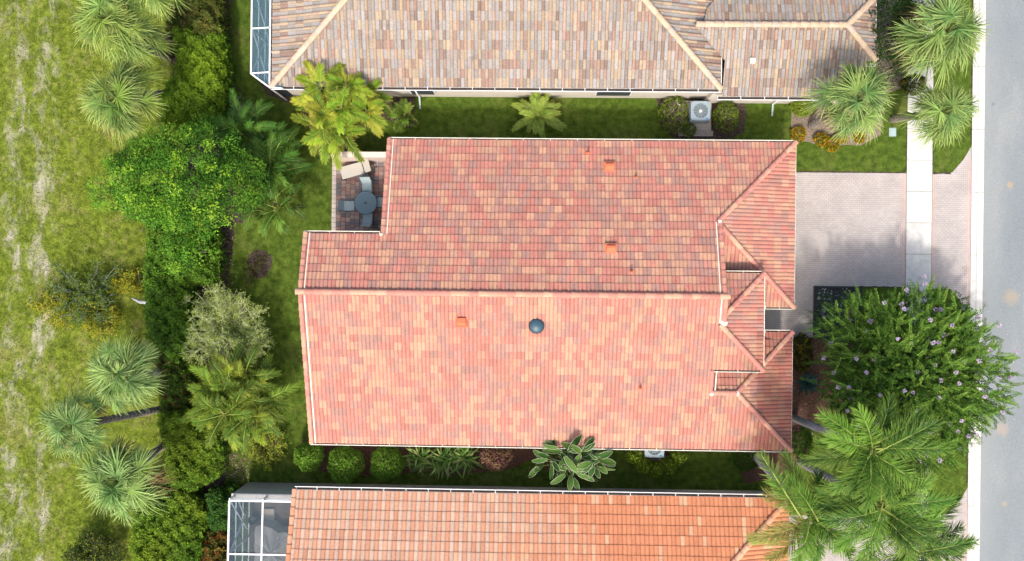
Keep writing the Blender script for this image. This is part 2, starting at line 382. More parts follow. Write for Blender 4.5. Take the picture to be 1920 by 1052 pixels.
# ------------------------------------------------------------------ roofs
PITCH = .325
def clip_mesh(me, pts):
    bm = bmesh.new(); bm.from_mesh(me); n = len(pts)
    for i in range(n):
        a = Vector((*pts[i], 0)); b = Vector((*pts[(i+1) % n], 0)); d = b-a
        no = Vector((d.y, -d.x, 0))
        bmesh.ops.bisect_plane(bm, geom=bm.verts[:]+bm.edges[:]+bm.faces[:], plane_co=a, plane_no=no, clear_outer=True, dist=1e-5)
    bm.to_mesh(me); bm.free(); return me
def ccw(pts):
    a = sum(pts[i][0]*pts[(i+1) % len(pts)][1]-pts[(i+1) % len(pts)][0]*pts[i][1] for i in range(len(pts)))
    return pts if a > 0 else pts[::-1]
def tiles(mesh_list, pts, eave, up, z0, style, tw, course, seed, pitch=PITCH):
    """one roof plane. eave: the coordinate of the eave line; up: 'N','S','E','W' = direction in which the roof climbs"""
    rg = np.random.default_rng(seed)
    ux, uy = {'N': (0, 1), 'S': (0, -1), 'E': (1, 0), 'W': (-1, 0)}[up]
    ax, ay = uy, -ux                                   # along the eave
    ev = np.array((ux, uy))*abs(0); P0 = np.array(pts, float)
    s = P0[:, 0]*ax+P0[:, 1]*ay; t = P0[:, 0]*ux+P0[:, 1]*uy-(eave*(ux+uy))
    s0, s1 = math.floor(s.min()/tw)-1, math.ceil(s.max()/tw)+1
    r0, r1 = math.floor(t.min()/course)-0, math.ceil(t.max()/course)+1
    if style == 'roll':
        q = np.linspace(0, 1, 13); prof = .036*np.abs(np.sin(2*math.pi*q))**.6; lip = .034
    elif style == 's':
        q = np.array([0, .04, .12, .22, .32, .42, .48, .56, .75, .93, 1.]); 
        prof = np.array([.0, .03, .052, .062, .055, .035, .012, .004, .0, .003, 0]); lip = .022
    else:
        q = np.linspace(0, 1, 13); prof = .044*np.abs(np.sin(2*math.pi*q))**.8; lip = .024
    n = len(q); V = []; F = []; C = []; cnt = 0
    for r_ in range(r0, r1):
        for k in range(s0, s1):
            ss = k*tw + (tw/2 if (style == 'roll' and r_ % 2) else 0)
            jt, js, jz = rg.normal(0, .003), rg.normal(0, .002), abs(rg.normal(0, .0025))
            sc = ss+tw/2; cxw = sc*ax+(r_*course+eave*(ux+uy))*ux; cyw = sc*ay+(r_*course+eave*(ux+uy))*uy
            cA, cB = palette(style, rg, cxw, cyw)
            sv = ss+q*tw+js
            lo = r_*course+jt; hi = (r_+1)*course+.015
            zl = z0+lo*pitch+prof+lip+jz; zh = z0+hi*pitch+prof*.92+.0
            for (tt, zz) in ((lo, zl), (hi, zh), (lo, zl-lip-prof*.55-.02), (lo, zl)):
                V.append(np.stack([sv*ax+(tt+eave*(ux+uy))*ux, sv*ay+(tt+eave*(ux+uy))*uy, zz], 1))
            i = np.arange(n-1)
            F.append(cnt+np.stack([i, i+1, n+i+1, n+i], 1)); F.append(cnt+np.stack([2*n+i, 2*n+i+1, 3*n+i+1, 3*n+i], 1))
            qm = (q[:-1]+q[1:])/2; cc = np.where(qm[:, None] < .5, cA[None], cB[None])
            if style != 's': cc = cc*np.where((qm*2) % 1 < .09, .80, np.where((qm*2) % 1 > .91, .9, 1.))[:, None]  # groove faces coloured darker: painted shade between the barrels
            else: cc = cc*np.where(qm < .05, .55, np.where((qm > .42) & (qm < .56), .8, 1.))[:, None]  # dark line beside each barrel, its shade painted into the face colours
            C.append(cc); C.append(cc*.9)  # lip faces coloured darker, edge shading put into the colour
            cnt += 4*n
    me = mesh_np('roof_plane', np.vstack(V), np.vstack(F), np.vstack(C))
    me = clip_mesh(me, ccw([tuple(p) for p in pts])); mesh_list.append(me)
RED, PEACH, MAUVE = np.array((.49, .215, .172)), np.array((.53, .315, .215)), np.array((.395, .235, .20))
TAN = [np.array(c)*.84*np.array((.96, 1, 1.04)) for c in ((.47, .35, .225), (.37, .31, .26), (.42, .26, .195), (.30, .21, .16), (.46, .33, .22), (.44, .30, .225), (.45, .34, .24), (.40, .30, .23))]
TANB = [np.array(c)*.88 for c in ((.36, .335, .32), (.32, .30, .285), (.36, .325, .30), (.31, .215, .18), (.41, .33, .25), (.35, .33, .315), (.33, .305, .29), (.29, .25, .225))]
def palette(style, rg, x, y):
    if style == 'roll':
        u = rg.random(); c = RED if u < .42 else (PEACH if u < .73 else MAUVE)
        o2 = (RED, PEACH, MAUVE)[rg.integers(3)]; k = rg.random()**1.5*.6; c = c*(1-k)+o2*k
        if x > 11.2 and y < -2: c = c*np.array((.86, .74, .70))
        c = (c*.92+np.array((.47, .24, .185))*.08)*np.array((.93, .88, .87))*rg.normal(1, .045); return c, c*rg.normal(1, .025)
    if style == 's':
        a = TAN[rg.integers(8)]*rg.normal(1, .08); b = TANB[rg.integers(8)]*rg.normal(1, .06); return a, b
    f = min(1, max(0, (4.0-x+1.0*math.sin(y*1.7+x*.8))/4.5))
    wht = np.array((.52, .37, .285)); org = np.array((.54, .22, .115)); lt = np.array((.58, .34, .21))
    k = min(1, f*rg.uniform(.75, 1.15)); a = org*(1-k)+wht*k
    if f < .7 and rg.random() < .10+.3*f: a = lt
    k2 = min(1, f*rg.uniform(.2, .5)); b = org*(1-k2)+wht*k2
    if rg.random() < .05: b = lt
    return a*rg.normal(1, .05), b*rg.normal(1, .05)
def join_meshes(name, mesh_list, mat, parent):
    bm = bmesh.new()
    for me in mesh_list: bm.from_mesh(me)
    out = bpy.data.meshes.new(name); bm.to_mesh(out); bm.free()
    for me in mesh_list: bpy.data.meshes.remove(me)
    return link(name, out, mat, parent)
def cap_line(name, a, b, cols, mat, parent, rad=.125, step=.38, seed=0, lift=.055, rise=True):
    """overlapping half-barrel tiles along a hip or ridge from low a to high b"""
    a = np.array(a, float); b = np.array(b, float); L = np.linalg.norm(b-a); d = (b-a)/L; n = max(1, round(L/step)); st = L/n
    sd_ = np.cross(d, (0, 0, 1)); sd_ /= np.linalg.norm(sd_); up = np.cross(sd_, d)
    rg = np.random.default_rng(seed+77); mb = MB(); th = np.linspace(-.06*math.pi, 1.06*math.pi, 11)
    for i in range(n):
        c = cols[rg.integers(len(cols))]*rg.normal(1, .05)
        p0 = a+d*(i*st)+up*(lift+.028); p1 = a+d*((i+1)*st+.05)+up*(lift-.004)
        r0_, r1_ = rad*1.06, rad*.88
        V = [p+sd_*math.cos(q)*rr+up*(math.sin(q)*rr*.72) for p, rr in ((p0, r0_), (p1, r1_), (p0, r0_*.78)) for q in th]
        m = len(th); F = [(j, j+1, m+j+1, m+j) for j in range(m-1)]+[(2*m+j, 2*m+j+1, j+1, j) for j in range(m-1)]
        mb.add(V, F, c)
    return mb.build(name, mat, parent)
def gutter(name, a, b, out, z, mat, parent, wd=.12, hgt=.11, straps=1.0, dirt_or_shade=True, proud=.0):
    a = np.array(a, float); b = np.array(b, float); o = np.array(out, float); L = np.linalg.norm(b-a); d = (b-a)/L
    mb = MB(); 
    def q(p, oo, zz): return (p[0]+o[0]*oo, p[1]+o[1]*oo, zz)
    pr = [(0, z), (0, z-hgt), (wd*.8, z-hgt), (wd, z-.02), (wd, z), (wd+.03, z), (wd+.03, z-.03), (wd*.85, z-hgt-.01), (-.004, z-hgt-.01)]
    V = [q(p, *k) for p in (a, b) for k in pr]; n = len(pr)
    mb.add(V, [(i, i+1, n+i+1, n+i) for i in range(n-1)], (1, 1, 1))
    k = max(2, round(L/straps))
    for i in range(k+1):
        p = a+d*(L*min(max(i/k, .003), .997)); mb.bar(q(p, -.02, z+.003), q(p, wd+.028, z+.003), .03, .004)
    g_ = mb.build(name, mat, parent)
    if dirt_or_shade:
        mb = MB(); V = [q(p, *k) for p in (a, b) for k in [(.004, z-hgt*.62), (wd*.84, z-hgt*.62)]]
        mb.add(V, [(0, 1, 3, 2)], (1, 1, 1)); mb.build('gutter_shade_sheet', M['gutter_shade'], g_)  # dark sheet laid in the channel to stand in for shade
    return g_
def walls(name, outline, zf, mat, parent, thick=.02):
    """vertical walls along a closed outline, their top following zf(x, y)"""
    mb = MB(); n = len(outline)
    for i in range(n):
        a = np.array(outline[i], float); b = np.array(outline[(i+1) % n], float); L = np.linalg.norm(b-a); k = max(1, int(L/.6))
        for j in range(k):
            p = a+(b-a)*j/k; q = a+(b-a)*(j+1)/k
            mb.add([(p[0], p[1], -.02), (q[0], q[1], -.02), (q[0], q[1], zf(*q)), (p[0], p[1], zf(*p))], [(0, 1, 2, 3)], (1, 1, 1))
    return mb.build(name, mat, parent)

# ---- main house
YR = -.58; ZR = 5.085
house = empty('house', (0, 0, 0), 'house in the middle under a pink, peach and mauve tiled roof with small red vents', 'house')
ml = []
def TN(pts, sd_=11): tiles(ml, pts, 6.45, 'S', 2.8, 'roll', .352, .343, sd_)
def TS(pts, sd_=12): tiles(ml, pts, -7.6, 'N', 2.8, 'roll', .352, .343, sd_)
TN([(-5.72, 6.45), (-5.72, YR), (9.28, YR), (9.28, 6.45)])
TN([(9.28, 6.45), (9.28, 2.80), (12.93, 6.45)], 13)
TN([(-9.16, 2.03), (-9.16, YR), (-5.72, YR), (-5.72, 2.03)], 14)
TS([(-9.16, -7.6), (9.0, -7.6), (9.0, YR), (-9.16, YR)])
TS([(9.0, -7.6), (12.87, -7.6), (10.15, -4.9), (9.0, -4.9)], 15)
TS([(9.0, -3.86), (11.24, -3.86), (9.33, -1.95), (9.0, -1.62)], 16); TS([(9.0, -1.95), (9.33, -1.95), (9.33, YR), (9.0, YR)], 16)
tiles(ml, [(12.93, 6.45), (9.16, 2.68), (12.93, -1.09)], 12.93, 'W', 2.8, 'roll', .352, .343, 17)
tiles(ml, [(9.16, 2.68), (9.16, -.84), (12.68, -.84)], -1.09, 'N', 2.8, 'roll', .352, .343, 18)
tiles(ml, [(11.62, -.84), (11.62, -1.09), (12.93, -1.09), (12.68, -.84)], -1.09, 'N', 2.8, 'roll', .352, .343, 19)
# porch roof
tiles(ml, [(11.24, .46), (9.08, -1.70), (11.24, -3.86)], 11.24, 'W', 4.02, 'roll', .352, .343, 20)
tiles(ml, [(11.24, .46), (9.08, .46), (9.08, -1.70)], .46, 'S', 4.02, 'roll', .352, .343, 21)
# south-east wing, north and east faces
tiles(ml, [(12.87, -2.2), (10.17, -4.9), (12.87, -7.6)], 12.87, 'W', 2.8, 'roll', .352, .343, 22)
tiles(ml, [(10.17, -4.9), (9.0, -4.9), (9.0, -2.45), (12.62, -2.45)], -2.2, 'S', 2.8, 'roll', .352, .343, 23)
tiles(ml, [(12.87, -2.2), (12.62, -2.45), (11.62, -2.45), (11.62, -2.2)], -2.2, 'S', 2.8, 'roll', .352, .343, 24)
roof = join_meshes('roof', ml, M['tile'], house)
CAPR = [RED, RED*.95, PEACH*.9+RED*.1, (RED+PEACH)/2]
def zS(y): return 2.8+(y+7.6)*PITCH
def zN(y): return 2.8+(6.45-y)*PITCH
cap_line('ridge_cap', (-9.28, YR, ZR), (9.45, YR, ZR), CAPR, M['tile'], roof, .13, .40, 1)
for nm, a, b in (('hip_cap', (12.93, 6.45, 2.8), (9.18, 2.7, 4.02)), ('hip_cap', (12.93, -1.09, 2.8), (9.2, 2.64, 4.02)),
                 ('hip_cap', (11.24, .46, 4.02), (9.20, -1.58, 4.69)), ('hip_cap', (11.24, -3.86, 4.02), (9.20, -1.82, 4.69)),
                 ('hip_cap', (12.87, -2.2, 2.8), (10.17, -4.9, 3.68)), ('hip_cap', (12.87, -7.6, 2.8), (10.17, -4.9, 3.68)),
                 ('ridge_cap', (10.17, -4.9, 3.68), (9.0, -4.9, 3.68))):
    cap_line(nm, a, b, CAPR, M['tile'], roof, .115, .38, hash(a) % 100)
# rake tiles with the white flashing strip beside them
def rake(x, y0, y1, zf, side, seed):
    a = (x+side*-.0, y0, zf(y0)); b = (x, y1, zf(y1))
    cap_line('rake_tile', a, b, CAPR, M['tile'], roof, .105, .34, seed, .03)
    mb = MB(); s_ = side*.19
    mb.bar((x-s_, y0, zf(y0)+.062), (x-s_, y1, zf(y1)+.062), .045, .02)
    mb.build('flashing', M['cream'], roof)
rake(-5.66, 6.45, 2.0, zN, -1, 31); rake(-9.10, 2.03, YR+.15, zN, -1, 32); rake(-9.10, -7.6, YR-.15, zS, -1, 33)
rake(9.28, 2.7, YR+.15, zN, 1, 34); rake(9.34, -1.75, YR-.12, zS, 1, 35); rake(9.0, -4.9, -3.9, zS, -1, 36)
for (x, y, z, s_) in ((9.33, -1.72, 4.80, .15), (10.17, -4.9, 3.80, .11), (9.05, -4.95, 3.78, .10), (9.25, 2.72, 4.14, .09), (-5.72, 1.98, 4.36, .07), (12.86, 6.4, 2.93, .05), (11.18, .40, 4.12, .07), (11.18, -3.80, 4.12, .07), (12.82, -2.28, 2.90, .07), (12.86, -1.02, 2.90, .06)):
    mb = MB(); mb.lathe([(s_, -.10), (s_*1.15, 0), (s_*.8, .05), (.01, .07)], 7, (1, 1, 1), (x, y, z-.02)); mb.build('mortar', M['cream'], roof)
for (a, b, o_, z) in (((-5.7, 6.45), (12.93, 6.45), (0, 1), 2.84), ((-9.16, 2.03), (-5.8, 2.03), (0, 1), 4.26), ((-9.16, -7.6), (12.87, -7.6), (0, -1), 2.84),
                      ((11.62, -1.09), (12.93, -1.09), (0, -1), 2.84), ((11.1, -.84), (11.62, -.84), (0, -1), 2.86), ((9.38, .46), (11.24, .46), (0, 1), 4.06),
                      ((9.0, -3.86), (11.24, -3.86), (0, -1), 4.06), ((11.62, -2.2), (12.87, -2.2), (0, 1), 2.84), ((11.1, -2.45), (11.62, -2.45), (0, 1), 2.86)):
    gutter('gutter', a, b, o_, z, M['cream'], roof, .06, .09, 1.25)
for bx in ((12.93, 12.955, -1.15, 6.5, 2.68, 2.83), (12.87, 12.895, -7.66, -2.14, 2.68, 2.83), (11.24, 11.275, -3.92, .52, 3.88, 4.06), (11.60, 11.64, -1.15, -.86, 2.70, 2.86), (11.60, 11.64, -2.43, -2.14, 2.70, 2.86)):
    mb = MB(); mb.box(*bx); mb.build('fascia', M['cream'], roof)
def zmain(x, y):
    z = min(zN(y), zS(y))
    if x > 9.2:
        z = min(2.75+(12.93-x)*.325, z)
        if -1.2 < y < 3: z = min(z, 2.8+(y+1.09)*PITCH)
    return max(2.3, z-.10)
walls('wall', [(-8.8, -7.25), (12.5, -7.25), (12.5, -2.55), (9.3, -2.55), (9.3, -1.4+.6), (12.5, -.8), (12.5, 6.1), (-5.3, 6.1), (-5.3, 1.68), (-8.8, 1.68)], zmain, M['stucco'], house)
walls('wall', [(9.0, .1), (10.9, .1), (10.9, -.9), (9.0, -.9)], lambda x, y: 4.0, M['stucco'], house)
walls('wall', [(9.0, -2.6), (10.9, -2.6), (10.9, -3.5), (9.0, -3.5)], lambda x, y: 4.0, M['stucco'], house)
walls('gable_wall', [(9.0, 2.7), (9.0, -4.9), (8.95, -4.9), (8.95, 2.7)], lambda x, y: min(zN(y), zS(y))-.1, M['stucco'], house)
mb = MB(); mb.box(8.9, 11.2, -3.8, .4, 3.86, 3.92); mb.box(-9.1, 12.85, -7.55, -7.25, 2.62, 2.66); mb.box(-5.65, 12.9, 6.1, 6.42, 2.62, 2.66); mb.box(12.5, 12.9, -.9, 6.1, 2.62, 2.66)
mb.build('soffit', M['cream'], house)
mb = MB()
for k in range(4): mb.box(12.51, 12.56, .25, 5.15, .02+k*.54, .54+k*.54, (.75, .72, .66))
mb.build('garage_door', M['paint'], house)
mb = MB(); mb.box(9.31, 9.37, -2.15, -1.2, 0, 2.1, (.2, .1, .06)); mb.build('front_door', M['paint'], house)
def window(par, x0, x1, y0, y1, z0, z1):
    fr = MB(); fr.box(x0, x1, y0, y1, z0, z1, (.8, .8, .8)); f = fr.build('window', M['paint'], par)
    e = .03; ex, ey = (e*.5, -e) if (x1-x0) < (y1-y0) else (-e, e*.5)
    p_ = MB(); p_.box(x0-ex, x1+ex, y0-ey, y1+ey, z0+.06, z1-.06, (.03, .04, .05)); p_.build('pane', M['paint'], f)
for (x0, x1) in ((-6, -4.8), (-1, .4), (5, 6.2), (10, 11.2)): window(house, x0, x1, -7.29, -7.23, .9, 2.1)
for (x0, x1) in ((-3.5, -2.3), (2, 3.4), (8, 9)): window(house, x0, x1, 6.08, 6.14, .9, 2.1)
window(house, 12.48, 12.54, -5.8, -4.2, .6, 2.1); window(house, -8.84, -8.78, -5, -3, .6, 2.1); window(house, -8.84, -8.78, -1.5, .5, .6, 2.1); window(house, -5.34, -5.28, 3, 5, .05, 2.1)
# roof vents
VC = np.array((.60, .17, .085))
def box_vent(u, v, slope, par, col=VC, s_=.19, ht=.22):
    z = 4.
    for _ in range(20):
        p = P(u, v, z+ht*.7); z = slope(p.y)
    mb = MB(); sg = -1 if slope(p.y+.1) > z else 1      # downhill direction in y
    mb.box(p.x-s_*1.35, p.x+s_*1.35, p.y-s_*1.3, p.y+s_*1.3, z-.05, z+.055+s_*.4*.3, col*.92)
    b_ = mb.build('vent', M['tile'], par)
    mb = MB(); h0, h1 = z+.06, z+ht
    y0, y1 = p.y-s_*.8, p.y+s_*.8
    lo, hi = (y1, y0) if sg > 0 else (y0, y1)
    x0, x1 = p.x-s_, p.x+s_
    V = [(x0, hi, h0), (x1, hi, h0), (x1, hi, h1-.04), (x0, hi, h1-.04), (x0, lo, h0-.1), (x1, lo, h0-.1), (x1, lo+.10*sg*-1, h1+.0), (x0, lo+.10*sg*-1, h1+.0), (x0, lo, h1-.03), (x1, lo, h1-.03)]
    mb.add(V, [(0, 1, 2, 3), (3, 2, 6, 7), (7, 6, 9, 8), (0, 3, 7, 4), (1, 5, 6, 2), (4, 8, 7, 4) if 0 else (4, 8, 7, 0), (5, 1, 6, 9)], col)
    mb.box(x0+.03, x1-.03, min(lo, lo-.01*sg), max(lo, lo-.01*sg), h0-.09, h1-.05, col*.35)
    mb.build('vent_hood', M['tile'], b_)
def pipe_vent(u, v, slope, par, col=VC):
    z = 4.
    for _ in range(20):
        p = P(u, v, z+.15); z = slope(p.y)
    mb = MB(); mb.lathe([(.0, .34), (.035, .34), (.05, .32), (.05, 0), (.11, .03), (.12, -.06)], 12, col, (p.x, p.y, z)); mb.build('vent_pipe', M['tile'], par, True)
sN = lambda y: zN(y)+.03; sS = lambda y: zS(y)+.03
box_vent(1143, 313, sN, roof); box_vent(1146, 467, sN, roof); box_vent(865, 603, sS, roof)
for u, v, f in ((1193, 333, sN), (1102, 287, sN), (1184, 510, sN), (1201, 728, sS)): pipe_vent(u, v, f, roof)
z = 4.7
for _ in range(20):
    p = P(1006, 611, z+.12); z = sS(p.y)
mb = MB(); mb.lathe([(.36, -.08), (.34, .05), (.33, .12), (.31, .13)], 32, (.03, .03, .035), (p.x, p.y, z)); so = mb.build('roof_light', M['paint'], roof, True)
mb = MB(); mb.lathe([(.31, .125), (.27, .18), (.18, .225), (.001, .245)], 32, (.035, .085, .12), (p.x, p.y, z)); so2 = mb.build('dome', M['paint'], so, True)

# ---- north house
nh = empty('house', (0, 12, 0), 'top house with a tan, cream and grey weathered barrel tile roof', 'house')
def inv(o, e):  # parent without moving geometry: the mesh is in world coordinates
    o.matrix_parent_inverse = Matrix.Translation(e.location).inverted(); return o
ml = []
A = dict(style='s', tw=.318, course=.40)
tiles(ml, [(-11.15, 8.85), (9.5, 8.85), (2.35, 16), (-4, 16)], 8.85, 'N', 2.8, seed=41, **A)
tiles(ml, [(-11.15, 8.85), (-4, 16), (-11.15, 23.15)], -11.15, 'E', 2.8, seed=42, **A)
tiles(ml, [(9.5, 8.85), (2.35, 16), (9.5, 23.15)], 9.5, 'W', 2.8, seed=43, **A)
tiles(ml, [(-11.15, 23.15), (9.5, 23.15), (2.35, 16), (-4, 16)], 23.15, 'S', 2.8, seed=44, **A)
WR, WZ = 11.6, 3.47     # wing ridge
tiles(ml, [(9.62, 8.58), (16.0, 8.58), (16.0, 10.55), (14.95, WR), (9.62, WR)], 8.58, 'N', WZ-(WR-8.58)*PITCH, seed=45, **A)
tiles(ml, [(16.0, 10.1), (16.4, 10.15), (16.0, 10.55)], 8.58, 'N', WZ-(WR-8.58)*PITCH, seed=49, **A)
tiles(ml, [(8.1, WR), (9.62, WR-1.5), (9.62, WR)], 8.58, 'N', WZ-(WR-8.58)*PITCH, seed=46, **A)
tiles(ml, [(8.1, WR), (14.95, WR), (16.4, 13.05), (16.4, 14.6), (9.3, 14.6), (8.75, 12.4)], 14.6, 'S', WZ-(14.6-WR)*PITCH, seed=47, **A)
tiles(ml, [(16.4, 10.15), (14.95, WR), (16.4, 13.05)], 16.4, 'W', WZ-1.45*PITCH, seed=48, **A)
nroof = inv(join_meshes('roof', ml, M['tile_tan'], nh), nh)
CAPT = [np.array((.52, .40, .28)), np.array((.56, .42, .31)), np.array((.50, .37, .27)), np.array((.46, .38, .31))]
CT = lambda a, b, s_: cap_line('hip_cap', a, b, CAPT, M['tile_tan'], nroof, .14, .42, s_, .06)
CT((-11.15, 8.85, 2.8), (-4, 16, 5.124), 1); CT((9.5, 8.85, 2.8), (2.35, 16, 5.124), 2); CT((-4, 16, 5.124), (2.35, 16, 5.124), 3)
CT((-11.15, 23.15, 2.8), (-4, 16, 5.124), 4); CT((9.5, 23.15, 2.8), (2.35, 16, 5.124), 5)
CT((8.2, WR, WZ), (14.95, WR, WZ), 6); CT((16.4, 10.15, WZ-1.45*PITCH), (14.95, WR, WZ), 7); CT((16.4, 13.05, WZ-1.45*PITCH), (14.95, WR, WZ), 8)
ZW = WZ-(WR-8.58)*PITCH
gutter('gutter', (-11.15, 8.85), (9.5, 8.85), (0, -1), 2.84, M['white'], nroof, .13, .1, 1.05)
gutter('gutter', (9.4, 8.58), (15.9, 8.58), (0, -1), ZW+.04, M['white'], nroof, .13, .1, 1.0)
gutter('gutter', (-11.15, 8.85), (-11.15, 23), (-1, 0), 2.84, M['white'], nroof, .10, .1, 1.5)
gutter('gutter', (16.05, 10.0), (16.4, 10.0), (0, -1), 2.98, M['white'], nroof, .10, .1, .2)
for bx in ((16.4, 16.425, 10.1, 14.6, 2.85, 3.02), (9.5, 9.53, 8.7, 10.6, 2.66, 2.86)):
    mb = MB(); mb.box(*bx); mb.build('fascia', M['white'], nroof)
def zn_(x, y): return min(2.65+max(0, min(x+11.15, 9.5-x)*.3), 2.7)
walls('wall', [(-10.9, 9.02), (9.3, 9.02), (9.3, 8.80), (15.9, 8.80), (15.9, 14.3), (9.3, 14.3), (9.3, 22.9), (-10.9, 22.9)], lambda x, y: 2.42 if x > 9.2 else 2.68, M['stucco'], nh).matrix_parent_inverse = Matrix.Translation((0, -12, 0))
def setinv(o, e): o.matrix_parent_inverse = Matrix.Translation(e.location).inverted()
# windows with frames, downpipes, hood
for x0, x1 in ((-4.95, -3.75), (3.9, 5.6)):
    mb = MB(); mb.box(x0, x1, 8.93, 9.05, .9, 2.3, (.8, .8, .8)); o = mb.build('window', M['paint'], nh); setinv(o, nh)
    mb = MB(); mb.box(x0+.06, x1-.06, 8.915, 9.03, .96, 2.24, (.04, .05, .06)); mb.build('pane', M['paint'], o)
for (u, v) in ((780, 172), (1463, 186)):
    x = P(u, v, 1.5).x; y = 8.95 if u < 1000 else 8.72
    mb = MB(); mb.bar((x, y-.02, 2.5), (x, y, .25), .08, .06); mb.bar((x, y, .25), (x+.02, y-.55, .06), .08, .06, (.3, .42, .40)); o = mb.build('downpipe', M['paint'], nh); setinv(o, nh)
z = 3.2; p = P(1412, 113, 3.2)
mb = MB(); zz = WZ-(WR-p.y)*PITCH
mb.box(p.x-.12, p.x+.12, p.y-.12, p.y+.12, zz+.0, zz+.2, (.66, .62, .52)); mb.build('vent', M['paint'], nroof)
for o_ in list(nh.children):
    if o_.name.startswith('gutter'): pass

# ---- south house
sh = empty('house', (0, -13, 0), 'bottom house with an orange barrel tile roof bleached cream towards its left end', 'house')
ml = []; A = dict(style='o', tw=.40, course=.415)
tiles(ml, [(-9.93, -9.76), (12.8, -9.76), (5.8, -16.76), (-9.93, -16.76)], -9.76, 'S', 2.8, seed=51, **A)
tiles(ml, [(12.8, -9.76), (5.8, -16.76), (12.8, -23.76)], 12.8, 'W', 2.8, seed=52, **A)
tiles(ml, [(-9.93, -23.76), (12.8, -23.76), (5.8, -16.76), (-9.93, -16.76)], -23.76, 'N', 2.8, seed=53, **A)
sroof = inv(join_meshes('roof', ml, M['tile_orange'], sh), sh)
CAPO = [np.array((.64, .27, .15)), np.array((.60, .30, .19)), np.array((.62, .34, .22))]
cap_line('hip_cap', (12.8, -9.76, 2.8), (5.8, -16.76, 5.075), CAPO, M['tile_orange'], sroof, .13, .42, 1)
cap_line('ridge_cap', (5.8, -16.76, 5.075), (-9.93, -16.76, 5.075), CAPO, M['tile_orange'], sroof, .13, .42, 2)
cap_line('rake_tile', (-9.86, -9.76, 2.8), (-9.86, -16.76, 5.075), CAPO, M['tile_orange'], sroof, .11, .415, 3, .03)
gutter('gutter', (-9.85, -9.76), (12.8, -9.76), (0, 1), 2.84, M['white'], sroof, .12, .1, 1.05)
mb = MB(); mb.box(-9.93, 12.8, -9.80, -9.765, 2.62, 2.80, (.05, .04, .03)); mb.build('fascia', M['paint'], sroof)
o = walls('wall', [(-9.6, -10.14), (12.4, -10.14), (12.4, -23.4), (-9.6, -23.4)], lambda x, y: 2.72 if x > -9.5 else min(2.8+(-9.76-y)*PITCH, 2.8+(y+23.76)*PITCH)-.08, M['stucco_grey'], sh); setinv(o, sh)
p = P(1485, 954, 3.1)

# ---- screen enclosures
def screen_mat(name, col, alpha):
    m = bpy.data.materials.new(name); nt, b = nodes(m)
    b.inputs['Base Color'].default_value = (*col, 1); b.inputs['Roughness'].default_value = .8
    tr = N(nt, 'ShaderNodeBsdfTransparent'); mx = N(nt, 'ShaderNodeMixShader')
    nz = noise(nt, .9, 3); nt.links.new(rampfac(nt, nz, .2, .8, .16), (a := N(nt, 'ShaderNodeMath', operation='ADD')).inputs[0]); a.inputs[1].default_value = alpha
    nt.links.new(a.outputs[0], mx.inputs[0]); nt.links.new(tr.outputs[0], mx.inputs[1]); nt.links.new(b.outputs[0], mx.inputs[2])
    nt.links.new(mx.outputs[0], nt.nodes['Material Output'].inputs[0]); return m
M['screen'] = screen_mat('insect_screen', (.07, .15, .21), .42)
M['screen2'] = screen_mat('insect_screen_clear', (.06, .10, .13), .34)
poly('lanai_floor', [(-12.1, 9.6), (-11.3, 8.98), (-10.9, 8.98), (-10.9, 23), (-12.1, 23)], .02, mat_plain('lanai_floor_dark', (.05, .06, .07), .8))
la = empty('screen_enclosure', (-11.6, 9.3, 0), 'narrow white framed screen enclosure with dark blue mesh at the top house corner', 'enclosure')
mb = MB(); q = [(-12.08, 23, 2.9), (-12.08, 9.40, 2.9), (-11.25, 8.80, 2.9), (-10.6, 8.72, 2.9)]
for a, b in zip(q[:-1], q[1:]): mb.bar(a, b, .07, .09)
for y in (9.42, 11.48, 13.6, 15.7): mb.bar((-12.08, y-.0, 2.9), (-11.2, y+.06, 2.9), .06, .08)
mb.bar((-11.22, 8.9, 2.9), (-11.22, 23, 2.9), .07, .08)
for (x, y) in ((-12.08, 9.40), (-12.08, 11.45), (-12.08, 13.6), (-12.08, 15.7), (-11.25, 8.80)): mb.bar((x, y, 2.9), (x, y, 0), .06, .06)
f = mb.build('frame', M['white'], la); setinv(f, la)
mb = MB()
for z in (.9, 1.9): mb.bar((-12.08, 9.4, z), (-12.08, 23, z), .05, .05)
mb.bar((-12.08, 9.4, .1), (-12.08, 11.48, 2.8), .05, .05); mb.bar((-12.08, 11.48, .9), (-12.08, 9.42, 2.8), .05, .05)
mb.bar((-12.08, 11.48, .1), (-12.08, 13.6, 2.8), .05, .05)
o = mb.build('wall_brace', M['blueframe'], la); setinv(o, la)
mb = MB(); mb.add([(-12.05, 9.4, 2.89), (-11.25, 8.82, 2.89), (-11.22, 23, 2.89), (-12.05, 23, 2.89)], [(0, 1, 2, 3)], (1, 1, 1))
mb.add([(-12.08, 9.4, 0), (-12.08, 23, 0), (-12.08, 23, 2.88), (-12.08, 9.4, 2.88)], [(0, 1, 2, 3)], (1, 1, 1))
mb.add([(-12.08, 9.4, 0), (-11.25, 8.8, 0), (-11.25, 8.8, 2.88), (-12.08, 9.4, 2.88)], [(0, 1, 2, 3)], (1, 1, 1))
mb.add([(-11.25, 8.82, 2.885), (-10.6, 8.74, 2.885), (-10.6, 8.98, 2.885), (-11.22, 9.0, 2.885)], [(0, 1, 2, 3)], (1, 1, 1))
o = mb.build('screen', M['screen'], la); setinv(o, la)

